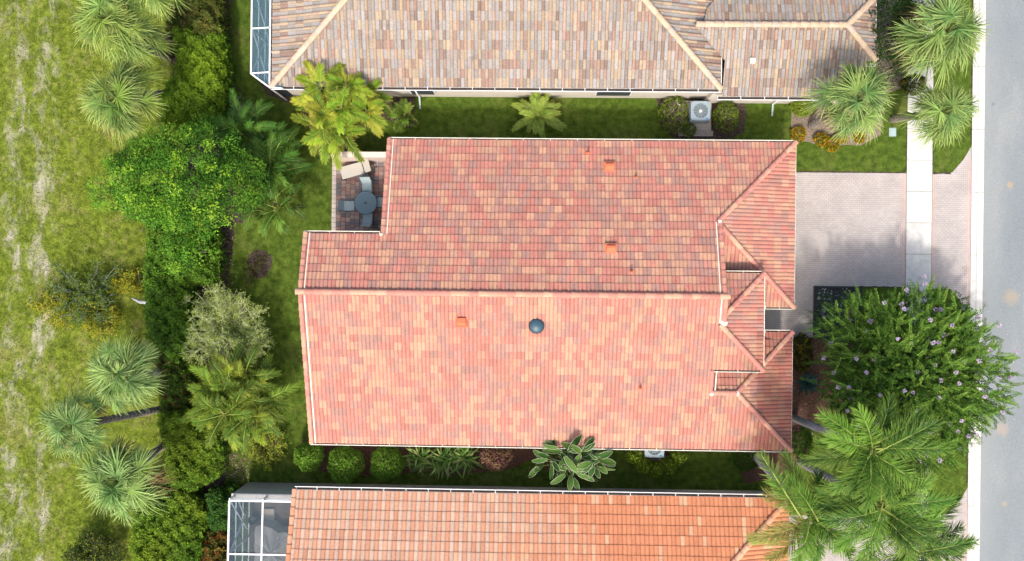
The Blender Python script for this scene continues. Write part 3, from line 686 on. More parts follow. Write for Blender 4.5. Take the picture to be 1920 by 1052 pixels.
# south lanai
wl = MB(); wl.box(-12.95, -9.62, -10.34, -10.14, 0, 2.3, (.46, .45, .43))
wl.box(-12.97, -9.62, -10.36, -10.12, 2.3, 2.34, (.55, .54, .52))
tag(wl.build('patio_wall', M['conc']), 'plain grey rendered wall joining the bottom house to its screened patio', 'wall')
poly('patio_floor', [(-12.95, -10.34), (-9.6, -10.34), (-9.6, -20), (-12.95, -20)], .02, mat_plain('patio_floor_brown', (.15, .115, .10), .8, 2, .8, 1.15))
lb = empty('screen_enclosure', (-11.4, -13, 0), 'white framed screened patio cage at the left end of the bottom house', 'enclosure')
mb = MB(); zt = 2.9; X0, X1 = -12.86, -9.75
mb.bar((X0, -10.30, zt), (X1, -10.30, zt), .08, .09); mb.bar((X0, -10.30, zt), (X0-.12, -20, zt), .08, .09)
mb.bar((X0-.08, -12.76, zt+.004), (X1, -12.76, zt+.004), .07, .09); mb.bar((X0-.08, -15.6, zt+.004), (X1, -15.6, zt+.004), .07, .09)
mb.bar((-11.30, -10.34, zt+.008), (-11.42, -20, zt+.008), .07, .09)
for (x, y) in ((X0, -10.24), (-11.3, -10.24), (X0, -12.76), (X0, -15.6)): mb.bar((x, y, zt), (x, y, .02 if y < -11 else 2.34), .07, .07)
o = mb.build('frame', M['white'], lb); setinv(o, lb)
mb = MB(); W = M['blueframe']; xw = X0-.02
for z in (.05, .95, 1.95): mb.bar((xw, -10.36, z), (xw, -20, z), .05, .06)
mb.bar((X0+.05, -10.4, 2.84), (xw+.05, -12.3, .5), .06, .05); mb.bar((xw+.1, -11.5, .9), (xw+.05, -12.72, 2.84), .07, .05); mb.bar((xw+.05, -10.36, 2.0), (xw+.05, -11.5, .95), .06, .05)
mb.bar((X0, -10.30, 2.6), (X1, -10.30, 2.6), .04, .05)
o = mb.build('wall_brace', M['blueframe'], lb); setinv(o, lb)
mb = MB(); mb.add([(X0, -10.3, 2.88), (X1, -10.3, 2.88), (X1, -20, 2.88), (X0, -20, 2.88)], [(0, 1, 2, 3)], (1, 1, 1))
mb.add([(X0, -10.36, 0), (X0, -20, 0), (X0, -20, 2.87), (X0, -10.36, 2.87)], [(0, 1, 2, 3)], (1, 1, 1))
o = mb.build('screen', M['screen2'], lb); setinv(o, lb)

# privacy wall by the patio of the main house
mb = MB(); mb.box(-8.55, -5.32, 5.78, 5.98, 0, 1.75, (.66, .56, .50)); mb.box(-8.58, -5.32, 5.75, 6.01, 1.75, 1.80, (.72, .61, .55))
tag(mb.build('privacy_wall', M['conc']), 'low pale pink wall closing the top side of the cobbled patio', 'wall')
#@@PROPS
# ------------------------------------------------------------------ patio furniture
def rot2(x, y, a): return x*math.cos(a)-y*math.sin(a), x*math.sin(a)+y*math.cos(a)
def sheet(mb, pts2, wd, thick, c, side=(0, 1, 0)):
    """a bent sheet: profile points (x, z), extruded sideways by wd"""
    pr = np.array(pts2, float); n = len(pr); V = []
    for off in (0, -thick):
        for yy in (-wd/2, wd/2): V += [(p[0], yy, p[1]+off) for p in pr]
    F = []
    for i in range(n-1):
        F.append((i, i+1, n+i+1, n+i)); F.append((2*n+i, 3*n+i, 3*n+i+1, 2*n+i+1))
        F.append((i, 2*n+i, 2*n+i+1, i+1)); F.append((n+i, n+i+1, 3*n+i+1, 3*n+i))
    F.append((0, n, 3*n, 2*n)); F.append((n-1, 3*n-1, 4*n-1, 2*n-1)); mb.add(V, F, c)
TC = P(685.5, 380.5, .72)
GB = (.20, .30, .335)
tb = empty('patio_table', (TC.x, TC.y, .035), 'round blue grey glass topped table on the cobbled patio', 'table')
mb = MB(); mb.lathe([(.001, .70), (.52, .70), (.55, .70), (.555, .685), (.52, .68), (.001, .68)], 48, (.11, .20, .27))
m = bpy.data.materials.new('table_glass'); nt_, b_ = nodes(m); b_.inputs['Base Color'].default_value = (.20, .31, .37, 1); b_.inputs['Roughness'].default_value = .12
tr_ = N(nt_, 'ShaderNodeBsdfTransparent'); tr_.inputs[0].default_value = (.55, .72, .8, 1); mx_ = N(nt_, 'ShaderNodeMixShader'); mx_.inputs[0].default_value = .62
nt_.links.new(tr_.outputs[0], mx_.inputs[1]); nt_.links.new(b_.outputs[0], mx_.inputs[2]); nt_.links.new(mx_.outputs[0], nt_.nodes['Material Output'].inputs[0])
mb.build('tabletop', m, tb)
mb = MB(); th = np.linspace(0, 2*math.pi, 41); mb.tube([(.555*math.cos(t), .555*math.sin(t), .69) for t in th], .016, 6, (.07, .10, .12), False)
mb.build('rim', M['paint'], tb, True)
mb = MB(); mb.lathe([(.001, .72), (.045, .72), (.05, .70), (.03, .69)], 14, (.04, .05, .06)); mb.build('umbrella_hole_plug', M['paint'], tb, True)
for k in range(4):
    a = math.pi/4+k*math.pi/2; mb = MB()
    mb.tube([(.46*math.cos(a), .46*math.sin(a), .68), (.36*math.cos(a), .36*math.sin(a), .35), (.42*math.cos(a), .42*math.sin(a), 0)], .018, 8, (.09, .12, .14)); mb.build('leg', M['paint'], tb, True)
def chair(loc, rz, label):
    e = empty('patio_chair', (loc.x, loc.y, .035), label, 'chair', 'blue grey sling chairs around the patio table', rz)
    c = np.array((.38, .48, .51))
    mb = MB(); sheet(mb, [(-.24, .43), (-.05, .40), (.14, .395), (.25, .43)], .46, .02, c); mb.build('seat', M['cloth'], e)
    mb = MB(); sheet(mb, [(-.24, .43), (-.30, .55), (-.36, .72), (-.45, .93)], .48, .02, c*1.05); mb.build('backrest', M['cloth'], e)
    for sy in (-1, 1):
        mb = MB(); y = sy*.26
        mb.tube([(-.46, y, .95), (-.30, y, .5), (-.24, y, .42), (.26, y, .42)], .014, 7, (.10, .13, .15))
        mb.build('frame', M['paint'], e, True)
        mb = MB(); mb.tube([(-.36, y*1.1, .66), (-.1, y*1.2, .64), (.2, y*1.15, .63), (.27, y*1.1, .55)], .020, 7, (.12, .15, .17)); mb.build('armrest', M['paint'], e, True)
        for xx in (-.32, .27):
            mb = MB(); mb.tube([(xx*.8, y, .45 if xx < 0 else .56), (xx*1.1, y*1.08, 0)], .014, 7, (.08, .10, .12)); mb.build('leg', M['paint'], e, True)
for (u, v, a, lab) in ((688, 352, -math.pi/2+.06, 'grey blue sling chair on the top side of the round table, nearest the lounger'),
                       (655, 386, .03, 'grey blue sling chair on the lawn side of the round table'),
                       (689, 409, math.pi/2-.05, 'grey blue sling chair on the bottom side of the round table'),
                       (717, 379, math.pi+.04, 'grey blue sling chair tucked half under the main roof edge')):
    q = P(u, v, .4); chair(q, a, lab)
# chaise lounge
q0, q1 = P(640, 326, .35), P(694, 311, .35)
lg_a = math.atan2(q1.y-q0.y, q1.x-q0.x)
ch = empty('chaise_lounge', (q0.x, q0.y, .035), 'white cushioned sun lounger with raised head on the cobbled patio', 'sun lounger', None, lg_a)
mb = MB(); CW = (.46, .44, .40)
sheet(mb, [(.0, .40), (.02, .43), (.5, .43), (1.10, .43), (1.12, .40)], .60, .08, CW); mb.build('cushion', M['cloth'], ch)
mb = MB(); sheet(mb, [(1.16, .44), (1.30, .56), (1.50, .72), (1.52, .70)], .60, .07, CW); mb.build('backrest', M['cloth'], ch)
mb = MB()
for sy in (-.29, .29): mb.bar((.03, sy, .33), (1.66, sy, .33), .035, .05, (.05, .05, .05))
mb.bar((.05, -.3, .33), (.05, .3, .33), .03, .04, (.05, .05, .05)); mb.bar((1.64, -.3, .33), (1.64, .3, .33), .03, .04, (.05, .05, .05)); mb.bar((1.14, -.3, .34), (1.14, .3, .34), .04, .04, (.06, .05, .05))
mb.bar((1.5, 0, .66), (1.6, 0, .33), .03, .03, (.05, .05, .05)); mb.build('frame', M['paint'], ch)
for xx in (.1, 1.55):
    for sy in (-.28, .28):
        mb = MB(); mb.bar((xx, sy, .32), (xx, sy, 0), .04, .04, (.05, .05, .05)); mb.build('leg', M['paint'], ch)
q = P(684, 329, .3)
st = empty('side_table', (q.x, q.y, .035), 'tiny dark glass side table tucked beside the white lounger', 'side table')
mb = MB(); mb.lathe([(.001, .28), (.20, .28), (.21, .27), (.2, .26), (.001, .26)], 24, (.12, .14, .15)); mb.build('tabletop', M['paint'], st)
for k in range(3):
    a = k*2.1; mb = MB(); mb.tube([(.15*math.cos(a), .15*math.sin(a), .26), (.18*math.cos(a), .18*math.sin(a), 0)], .012, 6, (.05, .05, .05)); mb.build('leg', M['paint'], st, True)

# ------------------------------------------------------------------ air conditioners
def aircon(loc, label, s=.93, h=.92):
    e = empty('air_conditioner', (loc.x, loc.y, .06), label, 'air conditioner', 'outdoor air conditioner units beside the houses')
    a = s/2; mb = MB(); mb.box(-a+.02, a-.02, -a+.02, a-.02, 0, h-.06, (.10, .14, .17))
    for k in range(18):
        z = .08+k*.042; mb.box(-a+.008, a-.008, -a+.008, a-.008, z, z+.012, (.24, .30, .34))
    for sx in (-1, 1):
        for sy in (-1, 1): mb.box(sx*a-.05*(sx > 0), sx*a+.05*(sx < 0), sy*a-.05*(sy > 0), sy*a+.05*(sy < 0), 0, h-.05, (.34, .40, .44))
    mb.build('housing', M['paint'], e)
    # lid: rounded square with a round hole
    mb = MB(); n = 64; V = []; R0_, rc = .335, .12
    for z, sc in ((h, 1.), (h-.055, 1.015)):
        for k in range(n):
            t = 2*math.pi*k/n; ct, st_ = math.cos(t), math.sin(t)
            p_ = 7.; rr = a*sc/((abs(ct)**p_+abs(st_)**p_)**(1/p_)); V.append((rr*ct, rr*st_, z))
    for z, rr in ((h, R0_+.02), (h+.02, R0_), (h-.06, R0_-.01)):
        V += [(rr*math.cos(2*math.pi*k/n), rr*math.sin(2*math.pi*k/n), z) for k in range(n)]
    F = []
    for k in range(n):
        j = (k+1) % n; F += [(k, j, n+j, n+k), (2*n+k, 2*n+j, j, k), (3*n+k, 3*n+j, 2*n+j, 2*n+k), (4*n+k, 4*n+j, 3*n+j, 3*n+k)]
    mb.add(V, F, (.26, .33, .38)); mb.build('lid', M['paint'], e)
    mb = MB(); mb.lathe([(.001, h-.30), (.34, h-.30)], 32, (.02, .03, .035)); mb.build('fan_well', M['paint'], e)
    for k in range(3):
        mb = MB(); t0 = -1.75+k*2.09; V = []
        for rr, dz in ((.08, 0), (.2, .0), (.31, .0)):
            w_ = .32 if rr > .1 else .5
            V += [(rr*math.cos(t0-w_), rr*math.sin(t0-w_), h-.17), (rr*math.cos(t0+w_), rr*math.sin(t0+w_), h-.09)]
        mb.add(V, [(0, 1, 3, 2), (2, 3, 5, 4)], (.52, .62, .66) if k < 2 else (.14, .2, .24)); mb.build('fan_blade', M['paint'], e)
    mb = MB(); mb.lathe([(.001, h+.045), (.06, h+.04), (.075, h+.01), (.075, h-.15)], 20, (.74, .74, .66)); mb.build('fan_motor', M['paint'], e, True)
    mb = MB()
    for k in range(12):
        t = k*math.pi/6+.1; mb.bar((.07*math.cos(t), .07*math.sin(t), h+.03), (.34*math.cos(t), .34*math.sin(t), h+.012), .007, .007, (.5, .58, .62))
    for rr in (.13, .19, .25, .30): mb.tube([(rr*math.cos(t), rr*math.sin(t), h+.024) for t in np.linspace(0, 2*math.pi, 33)], .0035, 4, (.45, .53, .57), False)
    mb.build('fan_grille', M['paint'], e)
    mb = MB(); x0, y0 = a-.22, -a+.045; mb.box(x0, x0+.12, y0, y0+.07, h, h+.006, (.03, .22, .48)); mb.build('badge', M['paint'], e)
def pad(cx, cy, wx, wy, label):
    mb = MB(); mb.box(cx-wx/2, cx+wx/2, cy-wy/2, cy+wy/2, 0, .06, (.46, .41, .37)); mb.box(cx-wx/2-.1, cx+wx/2+.1, cy-wy/2-.28, cy-wy/2-.01, 0, .045, (.40, .35, .31))
    tag(mb.build('equipment_pad', M['conc']), label, 'slab')
q = P(1313.5, 208, .95); aircon(q, 'grey outdoor air conditioner with visible fan between two bushes by the top house')
pad(q.x-.05, q.y-.05, 1.5, 1.45, 'brownish concrete pad under the fully visible air conditioner')
q = P(1227, 844, .95); aircon(Vector((q.x, -7.93, 0)), 'grey outdoor air conditioner half hidden under the bottom eave of the middle house')
pad(q.x, -7.93, 1.2, 1.1, 'concrete pad under the air conditioner at the bottom eave of the middle house')
# pipe from unit to wall
mb = MB(); a = P(1270, 180, .6); b = P(1288, 197, .35); mb.tube([(a.x, 8.85, .6), (a.x+.02, 8.6, .55), (b.x, b.y, .35), (b.x+.2, b.y-.1, .3)], .035, 8, (.7, .7, .68))
tag(mb.build('coolant_pipe', M['paint'], None, True), 'white insulated pipe running from the top house wall to its air conditioner', 'pipe')
# utility lids
q = P(1673, 248); mb = MB(); mb.box(q.x-.17, q.x+.17, q.y-.21, q.y+.21, 0, .05, (.30, .42, .41)); mb.box(q.x-.13, q.x+.13, q.y-.17, q.y+.17, .05, .056, (.34, .45, .44))
tag(mb.build('meter_box', M['paint']), 'small pale green rectangular utility box lid set in the front lawn', 'utility box')
q = P(1833, 625, 1.1); mb = MB(); mb.box(q.x-.04, q.x+.04, q.y-.04, q.y+.04, 0, .95, (.04, .09, .08)); mb.build
e = empty('mailbox', (q.x, q.y, 0), 'small dark green post mounted box at the kerb beside the flowering tree', 'mailbox')
mb = MB(); mb.box(-.04, .04, -.04, .04, 0, .96, (.04, .09, .08)); mb.build('post', M['paint'], e)
mb = MB(); n = 12; th = np.linspace(0, math.pi, n)
V = [(x, .1*math.cos(t), 1.02+.1*math.sin(t)*1.1) for x in (-.26, .26) for t in th]+[(x, s*.1, .94) for x in (-.26, .26) for s in (1, -1)]
F = [(i, i+1, n+i+1, n+i) for i in range(n-1)]+[(2*n, 0, n, 2*n+2), (n-1, 2*n+1, 2*n+3, 2*n-1), (2*n, 2*n+2, 2*n+3, 2*n+1)]
for i in range(0, n-2, 2):
    F += [(2*n, i, i+1, i+2) if i+2 < n else (2*n, i, i+1, 2*n+1), (2*n+2, n+i, n+i+1, n+i+2)]
F += [(2*n, n-2, n-1, 2*n+1), (2*n+2, 2*n-2, 2*n-1, 2*n+3)]
mb.add(V, F, (.06, .16, .15)); mb.build('box', M['paint'], e, False)
# covered furniture and pot inside the bottom screened patio
q = P(510, 1020, .6); rg = np.random.default_rng(5)
mb = MB(); ctr = np.array((q.x+.05, q.y-.35)); ang = np.linspace(0, 2*math.pi, 36, endpoint=False)
outl = []
for t in ang:
    r_ = 1.25*(1+.12*math.sin(3*t+1)+.05*math.sin(9*t))*(1/(abs(math.cos(t+.2))**4+abs(math.sin(t+.2))**4)**.25)*.82
    outl.append((r_*math.cos(t), r_*1.25*math.sin(t)))
V = []; 
for ring_, (sc, z) in enumerate(((1.05, .05), (1.0, .35), (.9, .72), (.6, .80), (.3, .92), (.02, 1.0))):
    for k, (x, y) in enumerate(outl): V.append((ctr[0]+x*sc, ctr[1]+y*sc, z+.05*math.sin(k*1.3+ring_)*(1 if ring_ < 5 else 0)))
F = [(r_*36+k, r_*36+(k+1) % 36, (r_+1)*36+(k+1) % 36, (r_+1)*36+k) for r_ in range(5) for k in range(36)]
mb.add(V, F, (.34, .34, .34)); tag(mb.build('furniture_cover', M['cloth']), 'crumpled grey cloth cover over furniture in the bottom screened patio', 'cover')
q = P(474, 975, .3); mb = MB(); mb.lathe([(.001, .02), (.15, .02), (.2, .35), (.23, .36), (.2, .33), (.001, .3)], 20, (.03, .03, .035), (q.x, q.y, 0))
tag(mb.build('plant_pot', M['paint'], None, True), 'round black pot on the floor of the bottom screened patio', 'pot')
mb = MB(); a = P(497, 953); b = P(497, 990); mb.box(a.x, a.x+.5, b.y-.3, a.y, .02, .14, (.52, .46, .38)); tag(mb.build('stone_step', M['conc']), 'pale stone step inside the bottom screened patio', 'step')
# fallen grey log
mb = MB(); pts = [P(u, v, z) for u, v, z in ((248, 559, .5), (262, 566, .62), (282, 568, .72), (302, 569, .8), (327, 570, .85))]
mb.tube(pts, [.05, .09, .10, .12, .10], 9, (.42, .44, .43)); tag(mb.build('log', M['bark'], None, True), 'bare grey dead log lying over the edge of the hedge', 'log')
for k, (u, v, sc) in enumerate(((1622, 240, 1), (1625, 257, .8), (457, 906, 1.2), (446, 912, .9))):
    pass
# ------------------------------------------------------------------ plant builders
def unit(v): return v/(np.linalg.norm(v, axis=-1, keepdims=True)+1e-9)
def leaf_quads(Pb, D, Nn, L, W, col, fold=.15):
    """one folded four-cornered leaf per row"""
    D = unit(D); Sd = unit(np.cross(D, Nn)); Nn = np.cross(Sd, D); L = L[:, None]; W = W[:, None]
    mid = Pb+D*L*.48
    V = np.stack([Pb, mid+Sd*W*.5+Nn*W*fold, Pb+D*L-Nn*L*.08, mid-Sd*W*.5+Nn*W*fold], 1)
    n = len(Pb); F = np.arange(4*n).reshape(n, 4)
    return V.reshape(-1, 3), F, col
def strips(Pb, D, Sd, L, W, droop, k, col, prof=None, tipcol=None):
    """n blades, each a strip of k quads; D direction, Sd side direction, droop = fall at the tip in units of length"""
    n = len(Pb); t = np.linspace(0, 1, k+1)
    if prof is None: prof = np.maximum(.05, np.sin(np.pi*np.clip(t*.85+.12, 0, 1)))
    D = unit(D); L = np.broadcast_to(L, (n,)); W = np.broadcast_to(W, (n,)); droop = np.broadcast_to(droop, (n,))
    Cn = Pb[:, None]+D[:, None]*(L[:, None]*t[None])[..., None]
    Cn[..., 2] -= (droop*L)[:, None]*t[None]**2
    h = (unit(Sd)[:, None]*(W[:, None]*prof[None]*.5)[..., None])
    V = np.stack([Cn-h, Cn+h], 2).reshape(n, -1, 3)
    b = (np.arange(n)*(2*(k+1)))[:, None]; j = np.arange(k)[None]*2
    F = np.stack([b+j, b+j+1, b+j+3, b+j+2], -1).reshape(-1, 4)
    C = np.repeat(col[:, None], k, 1)
    if tipcol is not None:
        f = (np.arange(k)/max(1, k-1))[None, :, None]**2; C = C*(1-f)+tipcol[:, None]*f
    return V.reshape(-1, 3), F, C.reshape(-1, 3)
def pick(rg, pal, n, jit=.12):
    pal = np.array(pal); return np.clip(pal[rg.integers(len(pal), size=n)]*rg.normal(1, jit, (n, 1)), .002, 1)
def plant(name, base, label, cat, group=None):
    return empty(name, (base[0], base[1], base[2] if len(base) > 2 else 0), label, cat, group)
def attach(mb, name, mat, e, smooth=False):
    return mb.build(name, mat, e, smooth, loc=tuple(e.location)) if e else mb.build(name, mat, None, smooth)
# MB.build subtracts loc only for the mesh; parented meshes are then local to the empty
def trunk_curve(b, t, bend=.3, n=9, top_tangent=None):
    b = np.array(b, float); t = np.array(t, float); out = []
    for s in np.linspace(0, 1, n):
        p = b*(1-s)+t*s; h = s**(1+bend); p[:2] = b[:2]*(1-h)+t[:2]*h; out.append(p)
    return np.array(out)
def fan_palm(base, top, R, label, seed, pal, tip, nf=28, trunk_r=.15, dead=0, group='fan palms with shaggy crowns'):
    rg = np.random.default_rng(seed); e = plant('palm_tree', base, label, 'palm', group)
    pts = trunk_curve(base, top, .1, 12); mb = MB()
    rad = trunk_r*(1+.08*rg.normal(size=12)); rad[0] *= 1.25
    mb.tube(pts, rad, 12, (.19, .165, .145), True)
    for s in np.linspace(.05, .95, 22):        # old leaf scars
        i = s*11; a = int(i); p = pts[a]*(1-(i-a))+pts[min(11, a+1)]*(i-a)
        th = np.linspace(0, 2*math.pi, 13); mb.tube([(p[0]+trunk_r*1.04*math.cos(q), p[1]+trunk_r*1.04*math.sin(q), p[2]) for q in th], .013, 4, (.27, .24, .21), False)
    attach(mb, 'trunk', M['bark'], e)
    C0 = np.array(top, float); mb = MB(); st = MB(); ga = 2.39996
    for i in range(nf):
        f = (i+.5)/nf; el = math.radians(74-100*f**.8+rg.normal()*7); az = i*ga+rg.normal()*.38
        F_ = np.array((math.cos(az)*math.cos(el), math.sin(az)*math.cos(el), math.sin(el)))
        lp = R*(.34+.28*f)*rg.uniform(.65, 1.2); lf = R*.47*rg.uniform(.68, 1.2)
        hub = C0+F_*lp; hub[2] -= .10*lp*f
        st.tube([C0, C0+F_*lp*.55+(0, 0, .03), hub], [.035, .022, .014], 5, (.20, .26, .08), False)
        # fan plane
        fe = el*.45-math.radians(12); Ff = np.array((math.cos(az)*math.cos(fe), math.sin(az)*math.cos(fe), math.sin(fe)))
        Sd = np.array((-math.sin(az), math.cos(az), 0)); tw = rg.normal()*.35
        Nn = np.cross(Ff, Sd); Sd2 = Sd*math.cos(tw)+Nn*math.sin(tw); Nn = np.cross(Ff, Sd2)
        ns = 34; a = np.linspace(-2.5, 2.5, ns)+rg.normal(size=ns)*.03
        D = Ff[None]*np.cos(a)[:, None]+Sd2[None]*np.sin(a)[:, None]+Nn[None]*(.18*(np.abs(a)/2.0))[:, None]*-1+rg.normal(size=(ns, 3))*.05
        L = lf*(.55+.45*np.cos(a/2.4)**2)*rg.uniform(.85, 1.12, ns)
        isdead = i >= nf-dead
        col = pick(rg, [(.22, .13, .06)] if isdead else pal, 1, .22)*rg.normal(1, .16, (ns, 1))
        tc = col*.45+np.array(tip)[None]*.55 if not isdead else col
        Sb = np.cross(D, Nn[None])*1.0+Nn[None]*rg.normal(size=(ns, 1))*.8
        mb.add(*strips(np.repeat(hub[None], ns, 0), D, Sb, L, (.042*R/1.7), .10+.42*f*rg.uniform(.5, 1.4, ns), 4, col, np.array([.5, 1, .9, .55, .12]), tc))
    # boots and young spear leaves
    for q in range(6):
        d = unit(np.array([rg.normal()*.2, rg.normal()*.2, 1.])); st.tube([C0, C0+d*R*.5], [.02, .006], 5, (.25, .33, .10), False)
    c = attach(mb, 'crown', M['frond'], e); attach(st, 'leaf_stalks', M['twig'], e); return e
def feather(mb, st, C0, az, el, L, rg, pal, tip, nl=34, lw=.045, ll=.5, arch=.55, plume=0.0, vee=.45, stalk=.18, stc=(.30, .33, .08), curl=0, droopl=.25):
    t = np.linspace(0, 1, 14)
    F_ = np.array((math.cos(az), math.sin(az), 0)); 
    X = L*(math.cos(el)*t); Z = L*(math.sin(el)*t-arch*t**2*.75)
    side = np.array((-math.sin(az), math.cos(az), 0)); cs = curl*L*t**2
    pts = C0+F_*X[:, None]+np.array((0, 0, 1.))*Z[:, None]+side*cs[:, None]
    st.tube(pts, np.linspace(.028, .006, 14)*(L/2.2), 5, stc, False)
    s = np.linspace(stalk, .995, nl); s2 = np.concatenate([s, s]); sg = np.concatenate([np.ones(nl), -np.ones(nl)]); n = 2*nl
    idx = s2*13; a = np.minimum(idx.astype(int), 12); fr = (idx-a)[:, None]
    Pb = pts[a]*(1-fr)+pts[a+1]*fr; T = unit(pts[a+1]-pts[a]); Sd = unit(np.cross(T, np.array((0, 0, 1.)))); Up = np.cross(Sd, T)
    ang = np.radians(68-38*s2)+rg.normal(size=n)*.07; ve = vee+rg.normal(size=n)*(.12+plume)
    D = T*np.cos(ang)[:, None]+(Sd*(sg*np.cos(ve))[:, None]+Up*np.sin(ve)[:, None])*np.sin(ang)[:, None]
    Ls = ll*(.35+.65*np.sin(np.pi*np.clip(.12+.80*s2, 0, 1)))*rg.uniform(.88, 1.1, n)
    col = pick(rg, pal, 1, .26)*rg.normal(1, .13, (n, 1)); tc = col*.6+np.array(tip)[None]*.4
    mb.add(*strips(Pb, D, np.cross(D, Up)+T*.1, Ls, lw*rg.uniform(.8, 1.15, n), droopl*rg.uniform(.7, 1.4, n), 3, np.clip(col, .003, 1), np.array([.6, 1., .75, .1]), np.clip(tc, .003, 1)))
def tree_trunk(e, base, tops, r0, col=(.20, .17, .14), rg=None, n=7, name='trunk'):
    mb = MB()
    for t in tops:
        pts = trunk_curve(base, t, .5, n); pts[1:-1] += rg.normal(size=(n-2, 3))*.06*np.linalg.norm(np.array(t)-np.array(base))*.3
        mb.tube(pts, np.linspace(r0, r0*.25, n), 8, col)
    return attach(mb, name, M['bark'], e)
def clump_crown(mb, rg, centers, cr, nleaf, L, W, pal, up=.6, jit=.12, ctrcol=None, flat=.8, outward=None, coljit=.18):
    """leaves in clumps: centers (n,3), cr clump radius"""
    n = len(centers); cr = np.broadcast_to(cr, (n,))
    base_c = pick(rg, pal, n, coljit)
    idx = np.repeat(np.arange(n), nleaf); m = len(idx)
    d = unit(rg.normal(size=(m, 3))); d[:, 2] = np.abs(d[:, 2])*flat-.15
    Pp = centers[idx]+d*(cr[idx]*rg.uniform(.35, 1, m)**.6)[:, None]
    D = unit(d*.8+rg.normal(size=(m, 3))*.6); D[:, 2] *= .6
    Nn = unit(np.array((0, 0, 1.))*up+d*.6+rg.normal(size=(m, 3))*.35)
    col = np.clip(base_c[idx]*rg.normal(1, jit, (m, 1)), .002, 1)
    mb.add(*leaf_quads(Pp, D, Nn, L*rg.uniform(.7, 1.3, m), W*rg.uniform(.7, 1.3, m), col))
def shell_points(rg, n, c, rad, low=-.25, lump=.18, inner=.25, seed=0):
    """points scattered near the lumpy surface of an ellipsoid crown"""
    d = unit(rg.normal(size=(n*2, 3))); d = d[d[:, 2] > low][:n]
    ph = rg.uniform(0, 6.28, 8); k = 1+lump*(np.sin(3*np.arctan2(d[:, 1], d[:, 0])+ph[0])*.5+np.sin(5*np.arctan2(d[:, 1], d[:, 0])+ph[1]+d[:, 2]*3)*.5+np.sin(9*d[:, 0]+ph[2])*.3+np.sin(8*d[:, 1]+ph[3])*.3)
    r = k*(1-inner*rg.random(len(d))**1.5)
    return np.array(c)+d*np.array(rad)*r[:, None]
def broad_tree(name, label, cat, base, c, rad, n, cr, nleaf, L, W, pal, seed, mat='leaf', nb=9, r0=.12, group=None, low=-.2, lump=.18, trunkcol=(.20, .17, .14), inner=.35, extra=None):
    rg = np.random.default_rng(seed); e = plant(name, base, label, cat, group)
    ctr = shell_points(rg, n, c, rad, low, lump, inner)
    tree_trunk(e, base, [ctr[i]*.7+np.array(c)*.3 for i in rg.integers(len(ctr), size=nb)], r0, trunkcol, rg)
    mb = MB(); clump_crown(mb, rg, ctr, cr*rg.uniform(.7, 1.3, len(ctr)), nleaf, L, W, pal)
    if extra: extra(mb, rg, ctr)
    attach(mb, 'crown', M[mat], e); return e
def pz(u, v, z): return np.array(P(u, v, z))
PM = lambda px, z: px*(H-z)/FPX     # pixels of the photograph to metres at height z
# ---- fan palms
PALB = [(.16, .26, .04), (.12, .22, .042), (.22, .31, .055), (.13, .22, .05)]; TIPB = (.52, .60, .20)
PALW = [(.14, .25, .06), (.11, .215, .058), (.20, .31, .075), (.13, .235, .068)]; TIPW = (.50, .62, .24)
for (bu, bv, cu, cv, z, R, lab, sd_, pal, tip, nf, dead) in (
    (318, 72, 205, 35, 6.2, 2.0, 'shaggy fan palm cut by the top edge of the photo above the hedge', 1, PALB, TIPB, 34, 2),
    (318, 108, 238, 78, 5.6, 1.6, 'second shaggy fan palm from the top left, leaning over the field', 2, PALB, TIPB, 30, 0),
    (322, 176, 222, 185, 5.8, 1.95, 'yellow tinged fan palm just above the large bright green tree', 3, PALB, TIPB, 34, 2),
    (322, 698, 228, 700, 5.8, 2.0, 'blue green fan palm nearest the sparse yellow shrub on the field', 4, PALW, TIPW, 34, 2),
    (306, 766, 140, 798, 5.9, 1.75, 'blue green fan palm leaning furthest out over the field, lower left', 5, PALW, TIPW, 30, 2),
    (314, 830, 224, 898, 6.0, 2.15, 'largest blue green fan palm, bottommost of the lower left cluster', 6, PALW, TIPW, 36, 2),
    (1690, 135, 1772, 60, 5.8, 2.15, 'large fan palm over the kerb at the top right corner', 7, PALW, TIPB, 36, 3),
    (1520, 236, 1606, 185, 5.2, 2.0, 'fan palm overhanging the tan roof corner and the orange flowers', 8, PALW, TIPB, 34, 2),
    (1674, 224, 1765, 212, 4.6, 1.75, 'fan palm standing over the pavement between the two front lawns', 9, PALW, TIPB, 32, 0)):
    b = pz(bu, bv, 0); t = pz(cu, cv, z); fan_palm(b, t, R, lab, sd_, pal, tip, nf, .16, dead)
q = pz(255, 5, 5.2); fan_palm(pz(300, 20, 0), pz(282, -28, 6.3), 1.6, 'fan palm with only its curved bare trunk in the top left of the photo', 10, PALB, TIPB, 26, .15)

